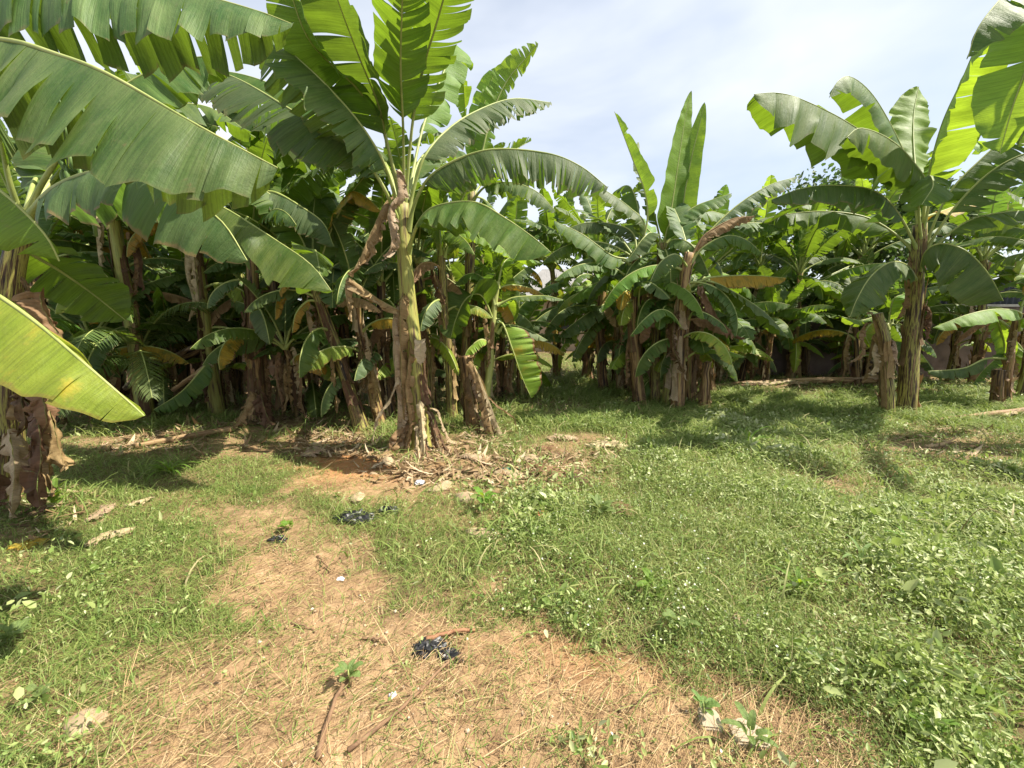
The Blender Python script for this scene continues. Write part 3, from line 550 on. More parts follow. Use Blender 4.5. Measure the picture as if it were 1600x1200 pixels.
hero((1002, 634), [(992, 560, 0), (988, 500, 0), (990, 440, 0), (995, 400, 0)], 'shaggy banana plant at the front of the centre-right clump, bearing a folded upright leaf', .10, .065, 43, MTRUNKB, sheath=16, hang=8, gen=4, leaves=[
    ([(996, 410, 0), (1012, 345, 0), (1008, 300, 0), (990, 252, 0), (972, 205, 0), (960, 174, 0)], dict(mat=MYOUNG, w=.17, pf=.3, dn=-62, df=-50, curl=-10, tears=2, var=3, tip=.0)),
    ([(995, 412, 0), (978, 404, -.1), (955, 398, -.2), (910, 366, -.3), (866, 345, -.4)], dict(mat=MLEAF, w=.26, dn=65, df=30, tears=9, var=4)),
    ([(996, 405, 0), (1008, 352, 0), (985, 325, -.1), (950, 300, -.2), (918, 284, -.2)], dict(mat=MLEAFG, w=.22, dn=55, df=30, tears=7, var=4)),
    ([(996, 405, 0), (990, 365, .2), (960, 350, .3), (915, 348, .4), (880, 360, .4)], dict(mat=MTATT, w=.22, dn=60, df=50, tears=18)),
    ([(995, 410, 0), (1000, 350, .3), (990, 300, .5), (975, 290, .7), (950, 310, .9)], dict(mat=MLEAF, w=.24, dn=40, df=40, tears=8)),
    ([(997, 480, 0), (1000, 450, -.3), (1012, 440, -.5), (1032, 452, -.6), (1048, 468, -.65)], dict(mat=MLEAFG, w=.17, dn=20, df=15, tears=1))], genkw=dict(e0=(25, 55), azs=[100, 175, 80, 130], mats=[MLEAF, MLEAFG, MTATT]))
hero((1024, 630), [(1024, 560, 0), (1028, 480, 0), (1034, 420, 0), (1036, 380, 0)], 'centre-right clump plant with the two tallest erect lime-green young leaves', .085, .06, 44, MTRUNKM, sheath=7, hang=1, gen=2, leaves=[
    ([(1037, 385, 0), (1046, 345, 0), (1054, 295, 0), (1062, 240, 0), (1070, 190, 0), (1080, 142, 0)], dict(mat=MYOUNG, w=.29, pf=.06, dn=-5, df=5, curl=-4, tears=0, var=2, tip=-.35, side=(1, .25, 0))),
    ([(1038, 385, 0), (1062, 345, .05), (1072, 290, .05), (1082, 240, .05), (1092, 200, .05), (1101, 160, .05)], dict(mat=MYOUNG, w=.22, pf=.06, dn=-8, df=0, curl=-4, tears=0, var=2, tip=-.1, side=(1, -.25, 0))),
    ([(1037, 395, 0), (1045, 352, -.1), (1083, 324, -.1), (1112, 312, -.1), (1143, 302, -.1)], dict(mat=MLEAF, w=.25, pf=.12, dn=40, df=30, tears=4, var=4)),
    ([(1036, 390, 0), (1022, 330, .1), (1008, 275, .2), (1000, 240, .3), (998, 222, .4)], dict(mat=MLEAF, w=.2, dn=20, df=20, tears=8)),
    ([(1037, 390, 0), (1055, 350, .3), (1085, 330, .5), (1130, 335, .7), (1175, 365, .8)], dict(mat=MLEAFG, w=.24, dn=50, df=45, tears=10)),
    ([(1036, 400, 0), (1050, 375, -.3), (1075, 378, -.5), (1095, 400, -.6), (1108, 430, -.6)], dict(mat=MLEAF, w=.2, dn=45, df=35, tears=4)),
    ([(1036, 400, 0), (1020, 365, -.2), (1005, 372, -.4), (985, 400, -.5), (975, 405, -.5)], dict(mat=MLEAFG, w=.2, dn=20, df=30, tears=2)),
    ([(1036, 400, 0), (1040, 392, -.3), (1046, 415, -.5), (1048, 440, -.55), (1046, 466, -.55)], dict(mat=MLEAF, w=.18, dn=15, df=20, tears=6, side=(1, 0, 0)))], genkw=dict(e0=(25, 50), azs=[70, 110], mats=[MLEAF, MLEAFG, MYOUNG]))
hero((1042, 634), [(1044, 560, 0), (1046, 500, 0), (1048, 460, 0)], 'thin greenish stem between the two thick stems of the centre-right clump', .07, .05, 45, MTRUNK, sheath=3, hang=1, gen=4, genkw=dict(L=(.9, 1.3), w=(.14, .2), e0=(30, 55), azs=[60, 0, 130, -30], mats=[MLEAF, MLEAFG, MYOUNG]))
hero((1058, 642), [(1062, 570, 0), (1066, 480, 0), (1072, 420, 0), (1078, 395, 0)], 'thick pale brown banana plant right in the centre-right clump, with a long yellow leaf', .105, .068, 46, MTRUNKB, sheath=14, hang=7, gen=4, leaves=[
    ([(1078, 405, 0), (1096, 372, 0), (1118, 355, 0), (1150, 340, 0), (1180, 338, 0)], dict(mat=MDRY, w=.16, pf=.1, dn=60, df=50, tears=12, var=12, crump=.02)),
    ([(1078, 405, 0), (1105, 365, .1), (1150, 322, .2), (1200, 290, .3), (1245, 276, .4)], dict(mat=MTATT, w=.24, dn=55, df=45, tears=22, gap=.1)),
    ([(1078, 410, 0), (1100, 385, -.1), (1135, 368, -.2), (1165, 374, -.3), (1190, 395, -.3)], dict(mat=MLEAF, w=.22, dn=40, df=35, tears=6)),
    ([(1076, 420, 0), (1062, 400, -.2), (1048, 398, -.4), (1030, 412, -.6), (1016, 440, -.7)], dict(mat=MLEAF, w=.2, dn=40, df=35, tears=6)),
    ([(1070, 520, 0), (1050, 490, -.3), (1028, 484, -.5), (1005, 500, -.6), (985, 525, -.6)], dict(mat=MLEAF, w=.16, dn=40, df=35, tears=4)),
    ([(1078, 445, 0), (1095, 438, -.1), (1115, 432, -.1), (1170, 430, -.1), (1228, 434, -.1)], dict(mat=MYEL, w=.22, pf=.2, dn=70, df=60, curl=10, tears=8, var=4)),
    ([(1078, 445, 0), (1105, 438, -.1), (1143, 454, -.2), (1195, 488, -.3), (1232, 528, -.3)], dict(mat=MLEAFG, w=.24, pf=.2, dn=20, df=30, tears=4, var=4)),
    ([(1076, 430, 0), (1090, 440, -.1), (1108, 470, -.15), (1125, 500, -.15), (1160, 530, -.15)], dict(mat=MDRY, name='dry_leaf', rib=False, w=.14, dn=60, df=60, tears=8, var=20, crump=.05, n=40)),
    ([(1074, 500, 0), (1085, 486, -.2), (1105, 490, -.3), (1128, 505, -.4), (1138, 520, -.4)], dict(mat=MLEAFG, w=.12, dn=30, df=30, tears=6)),
    ([(1070, 560, 0), (1090, 548, -.2), (1110, 546, -.3), (1135, 548, -.3), (1165, 558, -.3)], dict(mat=MYOUNG, w=.12, dn=20, df=20, tears=1)),
    ([(1068, 470, 0), (1055, 500, -.2), (1052, 540, -.2), (1068, 580, -.25)], dict(mat=MDRYD, name='dry_leaf', rib=False, w=.12, dn=60, df=60, tears=8, var=20, crump=.05, n=40))], genkw=dict(L=(1.3, 1.8), e0=(25, 58), azs=[60, 120, 15, 95], mats=[MLEAF, MLEAFG, MTATT]))
hero((1078, 632), [(1078, 560, 0), (1082, 490, 0), (1086, 440, 0)], 'dark dead-leaved stem behind the thick pale one at the right of the centre-right clump', .10, .07, 47, MTRUNKB, sheath=12, hang=6, gen=4, genkw=dict(e0=(25, 58), azs=[80, 30, 120, -20], mats=[MLEAF, MLEAFG, MYOUNG]))
hero((1100, 640), [(1101, 610, 0), (1103, 585, 0), (1105, 566, 0)], 'short ragged dead banana stump at the right foot of the centre-right clump', .075, .05, 48, MTRUNKB, sheath=12, hang=0, shkw=dict(lmin=.15, lmax=.5))
# --- big plant on the right
hero((1416, 648), [(1422, 560, 0), (1430, 470, 0), (1437, 385, 0), (1438, 350, 0)], 'big banana plant on the right, thick brown and green stem, broad drooping leaves', .118, .08, 51, MTRUNKM, sheath=9, hang=1, leaves=[
    ([(1438, 385, 0), (1426, 300, 0), (1385, 236, -.2), (1323, 190, -.4), (1255, 156, -.6), (1215, 145, -.7), (1178, 147, -.8)], dict(mat=MLEAF, pf=.28, w=.56, dn=66, df=15, curl=14, tears=4, var=3, tip=.6, roll=6, gap=.015)),
    ([(1438, 380, 0), (1432, 290, .1), (1402, 215, .1), (1365, 150, 0), (1330, 120, -.1), (1308, 128, -.2), (1296, 152, -.25)], dict(mat=MLEAF, pf=.3, w=.32, dn=66, df=30, tears=3, var=4)),
    ([(1438, 370, 0), (1432, 290, .4), (1427, 225, .8), (1428, 175, 1.1), (1436, 135, 1.3)], dict(mat=MYOUNG, pf=.35, w=.34, dn=-10, df=-10, curl=0, tears=3, var=5, side=(-1, 0, 0))),
    ([(1440, 370, 0), (1448, 290, -.1), (1470, 200, -.3), (1503, 125, -.6), (1535, 55, -1.0), (1580, 5, -1.4), (1650, -40, -1.7)], dict(mat=MYOUNG, pf=.2, w=.40, dn=70, df=40, curl=14, tears=5, var=6)),
    ([(1440, 380, 0), (1452, 300, -.2), (1425, 250, -.5), (1388, 216, -.7), (1345, 200, -.85), (1322, 215, -1.0)], dict(mat=MLEAF, pf=.3, w=.36, dn=72, df=25, tears=3, var=5)),
    ([(1440, 380, 0), (1436, 320, -.3), (1450, 275, -.6), (1458, 290, -.9), (1440, 320, -1.1)], dict(mat=MLEAF, pf=.3, w=.26, dn=30, df=30, tears=3, var=5)),
    ([(1437, 395, 0), (1405, 335, -.1), (1367, 298, -.2), (1303, 289, -.3), (1250, 295, -.35), (1205, 312, -.4)], dict(mat=MTATT, pf=.2, w=.32, dn=60, df=40, tears=8, var=7)),
    ([(1437, 400, 0), (1395, 362, .2), (1350, 338, .3), (1290, 330, .4), (1233, 334, .5), (1180, 345, .5)], dict(mat=MLEAF, pf=.2, w=.30, dn=58, df=40, tears=9, var=9)),
    ([(1442, 390, 0), (1480, 305, 0), (1533, 248, 0), (1600, 192, 0), (1650, 170, 0), (1700, 175, 0)], dict(mat=MLEAF, pf=.22, w=.36, dn=60, df=40, tears=9, var=9)),
    ([(1442, 395, 0), (1490, 325, -.2), (1545, 270, -.3), (1600, 240, -.4), (1660, 228, -.5), (1720, 245, -.5)], dict(mat=MLEAFG, pf=.22, w=.36, dn=60, df=40, tears=9, var=8)),
    ([(1442, 400, 0), (1500, 352, -.2), (1550, 334, -.3), (1620, 330, -.4), (1680, 345, -.5)], dict(mat=MLEAFG, pf=.2, w=.30, dn=35, df=40, tears=5, var=6)),
    ([(1436, 430, 0), (1445, 395, -.3), (1472, 380, -.5), (1512, 393, -.7), (1545, 428, -.8), (1568, 470, -.85)], dict(mat=MLEAFG, pf=.12, w=.46, dn=50, df=30, curl=15, tears=2, var=3, tip=.65)),
    ([(1434, 440, 0), (1418, 415, -.2), (1392, 409, -.4), (1362, 430, -.6), (1340, 465, -.7), (1328, 495, -.7)], dict(mat=MLEAFG, pf=.12, w=.34, dn=58, df=20, curl=20, tears=7, var=3, gap=.01, tip=.6)),
    ([(1442, 350, 0), (1460, 260, .4), (1500, 220, .9), (1550, 230, 1.4)], dict(mat=MYOUNG, pf=.2, w=.3, tears=8)),
    ([(1440, 340, 0), (1470, 330, .6), (1500, 320, 1.0), (1530, 318, 1.2)], dict(mat=MYEL, pf=.3, w=.2, dn=20, df=20, tears=2)),
    ([(1436, 470, 0), (1452, 480, -.1), (1456, 500, -.12), (1450, 530, -.12)], dict(mat=MDRYD, name='dry_leaf', rib=False, w=.07, dn=50, df=60, tears=3, var=20, crump=.03, n=30))])
hero((1386, 652), [(1386, 600, 0), (1380, 540, 0), (1372, 490, 0)], 'shorter headless banana stem leaning on the left side of the big right-hand plant', .08, .06, 52, MTRUNKM, sheath=16, hang=5, hangkw=dict(lo=.7, lmin=.3, lmax=.8))
hero((1398, 640), [(1392, 580, 0), (1388, 530, 0), (1386, 505, 0)], 'light green young sucker rising between the two stems of the big right-hand plant', .04, .03, 53, MCROWN, sheath=0, hang=0, leaves=[
    ([(1386, 515, 0), (1395, 470, 0), (1410, 460, 0), (1420, 455, 0)], dict(mat=MYOUNG, w=.16, tears=1)),
    ([(1386, 520, 0), (1375, 495, 0), (1345, 500, 0), (1315, 495, 0)], dict(mat=MYOUNG, w=.16, tears=1)),
    ([(1386, 520, 0), (1370, 500, -.1), (1352, 520, -.2), (1362, 545, -.25)], dict(mat=MLIME, w=.16, tears=2)),
    ([(1386, 520, 0), (1394, 505, 0), (1402, 515, 0), (1412, 534, 0)], dict(mat=MLEAFG, w=.12, tears=2))])
# --- plant outside the right edge
b = np.array([6.6, 4.5, gz(6.6, 4.5)])
pl = plant_at(b, 'banana plant cut off by the top right corner, its glowing lime leaves hanging in')
P0, r0_ = add_trunk(pl, [b - [0, 0, .05], b + [-.02, 0, 1.5], b + [-.04, 0, 2.8], b + [-.04, 0, 3.3]], .13, .07, 6)
add_sheaths(pl, P0, r0_, 6, 6)
for i, (pts, kw) in enumerate([
    ([(1735, 60, 4.5), (1710, -30, 4.5), (1665, -10, 4.5), (1620, 70, 4.5), (1585, 160, 4.5), (1562, 240, 4.5)], dict(mat=MYOUNG, pf=.2, w=.33, dn=15, df=20, tears=3, var=6, side=(.5, -1, .3))),
    ([(1735, 40, 4.5), (1700, -60, 4.4), (1650, -80, 4.3), (1580, -20, 4.2), (1530, 40, 4.1), (1512, 90, 4.1)], dict(mat=MLEAF, pf=.2, w=.33, dn=50, df=45, tears=5, var=8)),
    ([(1735, 70, 4.5), (1700, 60, 4.8), (1650, 100, 5.0), (1610, 170, 5.1), (1590, 230, 5.2)], dict(mat=MLEAFG, pf=.2, w=.3, tears=9)),
    ([(1735, 50, 4.5), (1760, -60, 4.8), (1820, -100, 5.2), (1880, -40, 5.6)], dict(mat=MLEAF, w=.3, tears=9)),
    ([(1735, 50, 4.5), (1790, -20, 4.2), (1880, -20, 3.8), (1960, 60, 3.4)], dict(mat=MLEAF, w=.3, tears=9)),
    ([(1735, 90, 4.5), (1720, 20, 4.9), (1690, 40, 5.4), (1650, 120, 5.8)], dict(mat=MLEAF, w=.3, tears=9))]):
    add_leaf(pl, [at(*p) for p in pts], seed=950 + i, **kw)
crown_leaves(pl, P0, 66, 8, azs=[40, 10, -20, -60, 70, -90, 100, 150], L=(1.7, 2.2), e0=(25, 65), res=.6)
# --- young plant at the right edge
hero((1574, 636), [(1576, 580, 0), (1580, 530, 0), (1588, 500, 0)], 'short young banana plant by the right edge, one broad leaf held out left', .06, .04, 54, MTRUNKB, sheath=5, hang=2, leaves=[
    ([(1590, 510, 0), (1594, 488, -.1), (1555, 483, -.2), (1510, 492, -.3), (1458, 512, -.3)], dict(mat=MYOUNG, w=.26, dn=35, df=30, tears=2, var=4)),
    ([(1590, 505, 0), (1600, 470, 0), (1630, 440, 0), (1680, 430, 0)], dict(mat=MLEAF, w=.26, tears=4)),
    ([(1590, 515, 0), (1598, 498, -.2), (1620, 500, -.3), (1650, 520, -.3)], dict(mat=MYOUNG, w=.2, tears=2)),
    ([(1586, 520, 0), (1560, 500, .2), (1570, 540, .3), (1562, 575, .3)], dict(mat=MYOUNG, w=.16, tears=2)),
    ([(1576, 560, 0), (1540, 560, .1), (1505, 575, .1), (1450, 580, .1)], dict(mat=MLEAFG, w=.16, dn=60, df=60, tears=4)),
    ([(1578, 565, 0), (1570, 552, .2), (1540, 575, .3), (1520, 600, .3)], dict(mat=MTATT, w=.2, tears=12, var=14))], hangkw=dict(lmin=.3, lmax=.5))
hero((1557, 640), [(1557, 612, 0), (1560, 590, 0), (1562, 578, 0)], 'low brown stub of a cut banana stem beside the young plant at the right edge', .08, .07, 55, MTRUNKD, sheath=8, hang=0, shkw=dict(lmin=.1, lmax=.3))
# --- clump between the centre-right clump and the big right plant
hero((1247, 592), [(1246, 550, 0), (1243, 505, 0), (1243, 470, 0)], 'lone orange-brown stem at the left of the clump right of centre', .075, .055, 56, MTRUNKB, sheath=6, hang=2, gen=5)
hero((1272, 580), [(1280, 530, 0), (1290, 480, 0), (1298, 440, 0)], 'tan straw-wrapped stem leaning right in the clump right of centre', .09, .06, 57, MTRUNKB, sheath=12, hang=4, gen=6, sheathmat=MDRYP)
hero((1300, 586), [(1304, 530, 0), (1308, 470, 0), (1310, 420, 0)], 'dark brown upright stem in the middle of the clump right of centre', .085, .06, 58, MTRUNKD, sheath=10, hang=4, gen=5, leaves=[
    ([(1310, 430, 0), (1330, 415, -.3), (1300, 428, -.6), (1258, 448, -.8), (1215, 478, -.8)], dict(mat=MLEAFG, w=.28, pf=.1, dn=40, df=40, tears=4)),
    ([(1310, 425, 0), (1296, 385, 0), (1262, 376, 0), (1210, 385, 0), (1150, 412, 0)], dict(mat=MTATT, w=.28, pf=.1, dn=50, df=40, tears=12))])
hero((1322, 588), [(1324, 540, 0), (1328, 480, 0), (1346, 430, 0), (1356, 400, 0)], 'grey-brown stem at the right of the clump right of centre', .08, .06, 59, MTRUNKB, sheath=9, hang=4, gen=7)
hero((1292, 574), [(1264, 540, .2), (1264, 500, .2), (1266, 485, .2)], 'small green sucker with narrow leaves inside the clump right of centre', .035, .025, 60, MCROWN, sheath=0, hang=0, gen=5, genkw=dict(L=(.6, .8), w=(.07, .1)))
# ================================================================== BACKGROUND PLANTS
def proto(seed, h, nl, r0, trunkmat, lab, **kw):
    pl = plant_at((0, 0, 0), lab)
    rng = np.random.default_rng(seed)
    lean = rng.normal(0, .12, 2)
    P, rad = add_trunk(pl, [(0, 0, -.08), (lean[0] * .3, lean[1] * .3, h * .4), (lean[0] * .7, lean[1] * .7, h * .8), (lean[0], lean[1], h)], r0, r0 * .6, seed, trunkmat, k=10)
    add_sheaths(pl, P, rad, seed, 8)
    add_hang(pl, P, seed, 7, lo=.35, lmin=.6, lmax=1.4)
    crown_leaves(pl, P, seed, nl, rib=True, res=.55, **kw)
    low_leaves(pl, P, seed, 6 if h > 1.6 else 3, res=.45)
    return pl
PROT = [proto(201, 2.5, 11, .095, MTRUNKM, 'x'), proto(202, 2.1, 10, .09, MTRUNKD, 'x', drop=(70, 130)), proto(203, 2.8, 10, .10, MTRUNK, 'x', L=(1.7, 2.3)), proto(204, 1.5, 9, .075, MTRUNKM, 'x', L=(1.2, 1.7)),
        proto(205, 2.3, 11, .095, MTRUNKD, 'x', e0=(20, 80), drop=(60, 120)), proto(206, .9, 8, .05, MTRUNK, 'x', L=(.9, 1.3), w=(.15, .2), drop=(30, 80)), proto(207, 1.25, 10, .07, MTRUNKD, 'x', L=(1.3, 1.8), w=(.2, .27), e0=(25, 80), drop=(60, 120))]
PROT.append(proto(208, 2.7, 11, .095, MTRUNKM, 'x', L=(1.8, 2.4), e0=(45, 84)))
# (pixel x, distance, prototype, turn, scale, label)
BG = [
 (70, 5.6, 4, 20, 1.0, 'banana plant in the shade just right of the fruiting one on the left'),
 (175, 7.2, 1, 80, 1.0, 'banana plant in the left shade between the fruiting plant and the leaning log'),
 (225, 8.4, 3, 140, 1.0, 'small banana plant by the low wall on the left, ragged brown sheaths'),
 (248, 7.0, 0, 200, .95, 'brown-stemmed banana plant with the leaning log resting against it'),
 (282, 7.1, 4, 300, .92, 'pale-sheathed banana plant in front of the low wall, right of the leaning log'),
 (120, 8.8, 2, 30, .9, 'tall shaded banana plant behind the palm fronds on the left'),
 (20, 7.6, 0, 110, 1.0, 'shaded banana plant at the far left edge behind the fruiting one'),
 (345, 6.9, 3, 10, .9, 'low banana plant left of the skirted stem, broken leaf stalks below it'),
 (365, 7.8, 1, 60, .95, 'banana plant at the right end of the low wall on the left'),
 (455, 7.4, 2, 230, .9, 'banana plant behind the brown sheathed stem left of the centre'),
 (505, 8.2, 0, 15, .9, 'banana plant in the gap behind the leaning stem'),
 (480, 6.6, 5, 50, 1.0, 'small green sucker in the shade left of the leaning stem'),
 (545, 6.9, 4, 170, .95, 'banana plant behind the leaning stem and the slim flaking one'),
 (610, 7.6, 1, 95, 1.0, 'banana plant hidden in shade straight behind the tallest plant'),
 (672, 6.6, 0, 260, .95, 'banana plant behind the tallest plant, stem showing on its right side'),
 (715, 8.0, 2, 330, .85, 'banana plant behind the slender dark stem right of the tallest'),
 (752, 7.2, 3, 45, 1.0, 'banana plant behind the young plant with the yellowing leaf'),
 (790, 9.0, 0, 190, .85, 'banana plant far behind the young plant with the yellowing leaf'),
 (815, 8.0, 5, 150, 1.1, 'small sucker in the grass at the left side of the far gap'),
 (915, 11.0, 2, 100, .9, 'banana plant at the right side of the far gap behind the clump'),
 (960, 9.2, 3, 310, .9, 'banana plant behind the left stems of the centre-right clump'),
 (1010, 10.5, 1, 220, 1.0, 'banana plant farther back behind the erect lime leaves'),
 (1060, 9.0, 6, 0, .9, 'banana plant behind the thick pale stem of the centre-right clump'),
 (1125, 9.6, 5, 290, 1.0, 'shaded banana plant behind the long yellow leaf'),
 (1170, 10.4, 0, 130, .88, 'banana plant in the dark right of the centre-right clump'),
 (1200, 9.0, 3, 240, .9, 'dark-stemmed banana plant left of the lone orange-brown stem'),
 (1225, 12.0, 2, 60, .85, 'far banana plant seen over the fallen trunk'),
 (1350, 9.6, 6, 350, .92, 'banana plant behind the clump right of centre, left of the big right plant'),
 (1395, 8.6, 3, 160, .85, 'banana plant behind the left side of the big right-hand plant'),
 (1610, 7.4, 2, 30, .9, 'banana plant at the right edge behind the short young one'),
 (1600, 9.5, 0, 210, .9, 'banana plant near the right wall at the far right edge'),
 (150, 5.9, 6, 25, 1.0, 'low-crowned shaded banana plant right of the fruiting one, dark leaf over the palm'),
 (240, 6.4, 6, 115, 1.0, 'low-crowned banana plant above the tan leaf stalks on the left'),
 (330, 7.6, 6, 215, 1.05, 'low-crowned banana plant before the low wall, left of the skirted stem'),
 (462, 6.1, 6, 330, .9, 'low banana plant with a drooping dark leaf between the skirted stem and the leaning one'),
 (528, 7.4, 6, 75, 1.0, 'low-crowned banana plant in the dark between the leaning stem and the tallest plant'),
 (640, 7.0, 6, 160, 1.0, 'low-crowned banana plant in the dark right behind the tallest stem'),
 (690, 9.0, 6, 250, 1.1, 'low-crowned banana plant farther back right of the tallest stem'),
 (780, 7.6, 6, 10, 1.0, 'low-crowned banana plant in the grass right of the young yellowing plant'),
 (985, 8.0, 6, 140, 1.0, 'low-crowned banana plant inside the back of the centre-right clump'),
 (1050, 7.6, 5, 320, 1.1, 'small sucker at the back of the centre-right clump'),
 (1115, 8.2, 6, 265, 1.05, 'low-crowned banana plant just right of the centre-right clump'),
 (1160, 9.4, 6, 30, 1.1, 'low-crowned banana plant in the shade over the fallen log'),
 (1345, 8.8, 6, 175, 1.1, 'low-crowned banana plant right of the clump right of centre'),
 (130, 7.8, 4, 155, 1.0, 'banana plant in the left shade behind the palm'),
 (1140, 10.8, 6, 15, 1.2, 'low-crowned banana plant behind the long yellow leaf, deeper in'),
 (1195, 10.6, 3, 95, 1.0, 'small dark banana plant behind the fallen log, nearest its left end'),
 (1262, 10.4, 6, 205, 1.2, 'low-crowned banana plant behind the tan straw-wrapped stem'),
 (1312, 10.6, 3, 300, 1.1, 'small banana plant before the right wall, seen past the grey-brown stem'),
 (1385, 10.0, 6, 70, 1.2, 'low-crowned banana plant before the wall left of the headless stem'),
 (1075, 10.8, 3, 165, 1.1, 'small banana plant far behind the centre-right clump'),
 (940, 10.4, 6, 275, 1.2, 'low-crowned banana plant far behind the left end of the centre-right clump'),
 (748, 9.4, 7, 40, 1.05, 'tall banana plant with leaf tips above the others, right of the tallest crown'),
 (800, 10.4, 2, 200, 1.08, 'tall far banana plant rising over the young yellowing plant'),
 (870, 10.8, 7, 310, 1.02, 'tall far banana plant at the end of the horizontal shredded leaf'),
 (918, 9.6, 7, 120, 1.0, 'tall banana plant close behind the left of the centre-right clump'),
 (1110, 9.8, 7, 260, .95, 'tall banana plant behind the dry arching leaf right of the lime leaves'),
 (1175, 10.2, 2, 15, .98, 'tall banana plant in the treeline between the clump and the big right plant'),
 (1240, 9.6, 7, 175, .95, 'tall banana plant above the lone orange-brown stem'),
 (1310, 10.8, 7, 80, 1.15, 'tall banana plant in the treeline just left of the big right crown'),
 (1530, 9.2, 7, 220, 1.05, 'tall banana plant filling the right side under the hanging lime leaves'),
 (1490, 9.7, 3, 55, 1.1, 'small banana plant before the right wall under the broad drooping leaf'),
 (330, 6.3, 2, 45, 1.12, 'tall banana plant behind the overlapping leaf tips, left of the skirted stem'),
 (455, 6.9, 2, 120, 1.12, 'tall banana plant whose dark leaves fill the gap left of the tallest crown'),
 (215, 5.9, 2, 300, 1.1, 'tall shaded banana plant behind the largest leaf on the left'),
 (110, 6.6, 2, 200, 1.15, 'tall banana plant behind the crown of the fruiting one'),
 (545, 7.8, 2, 20, 1.1, 'tall banana plant straight behind the left leaves of the tallest plant'),
 (395, 10.5, 2, 5, .95, 'tall far banana plant seen over the low wall left of the skirted stem'),
 (660, 10.8, 2, 140, .95, 'far banana plant whose leaves show right of the tallest stem'),
 (740, 10.6, 0, 20, 1.0, 'far banana plant with leaf tips against the sky right of the tallest plant'),
 (1100, 12.5, 1, 170, 1.0, 'far banana plant behind the dry leaf of the centre-right clump'),
 (200, 11.0, 0, 330, 1.0, 'far banana plant beyond the left wall, in shade'),
 (40, 10.5, 1, 65, 1.0, 'far banana plant beyond the wall at the far left'),
]
used = set()
for px, Y, k, rz, s, lab in BG:
    x = (px - 800) / F * (Y / math.cos(TH)) * .99
    o = PROT[k] if k not in used else copy_tree(PROT[k])
    used.add(k)
    o['label'] = lab; o.location = (x, Y, float(gz(x, Y))); o.rotation_euler = (0, 0, R(rz)); o.scale = (s, s, s)
# ================================================================== GROUND
BARE = [(650, 1260, 560, 210, 1.0), (900, 1090, 230, 95, .95), (480, 930, 135, 80, 1.1), (425, 825, 130, 50, .85), (540, 1010, 150, 75, .95), (520, 870, 90, 50, .8), (430, 1070, 230, 100, .95), (600, 1120, 460, 150, 1.0), (640, 750, 200, 50, 1.0), (150, 1150, 150, 60, .65),
        (700, 762, 270, 50, .8), (540, 722, 90, 26, 1.0), (900, 708, 120, 30, .8), (730, 815, 120, 26, .6), (1480, 700, 150, 42, .6), (1330, 770, 60, 28, .5), (330, 800, 90, 34, .6),
        (150, 800, 90, 26, .45), (250, 690, 190, 30, .75), (640, 690, 160, 26, .6), (380, 640, 200, 28, .7), (1120, 1130, 150, 80, .95), (1290, 1180, 120, 50, .7), (30, 860, 70, 40, .6), (100, 650, 140, 40, .6),
        (1560, 560, 140, 40, .9), (1240, 720, 60, 20, .3), (600, 640, 90, 22, .6), (300, 600, 300, 26, .9), (500, 672, 150, 30, .95), (330, 650, 170, 30, .85), (690, 715, 120, 30, .95), (560, 640, 200, 30, .8)]
def bare(px, py, x, y):
    b = np.zeros_like(np.asarray(px, float))
    jx = 1 + .34 * vn(x * 1.7, y * 1.7, 11.) + .30 * vn(x * 5, y * 5, 12.) + .2 * vn(x * 13, y * 13, 13.)
    for cx, cy, rx, ry, s in BARE:
        d = np.sqrt(((px - cx) / rx) ** 2 + ((py - cy) / ry) ** 2) * jx
        b = np.maximum(b, s * (1 - sstep(.5, 1.25, d)))
    return b
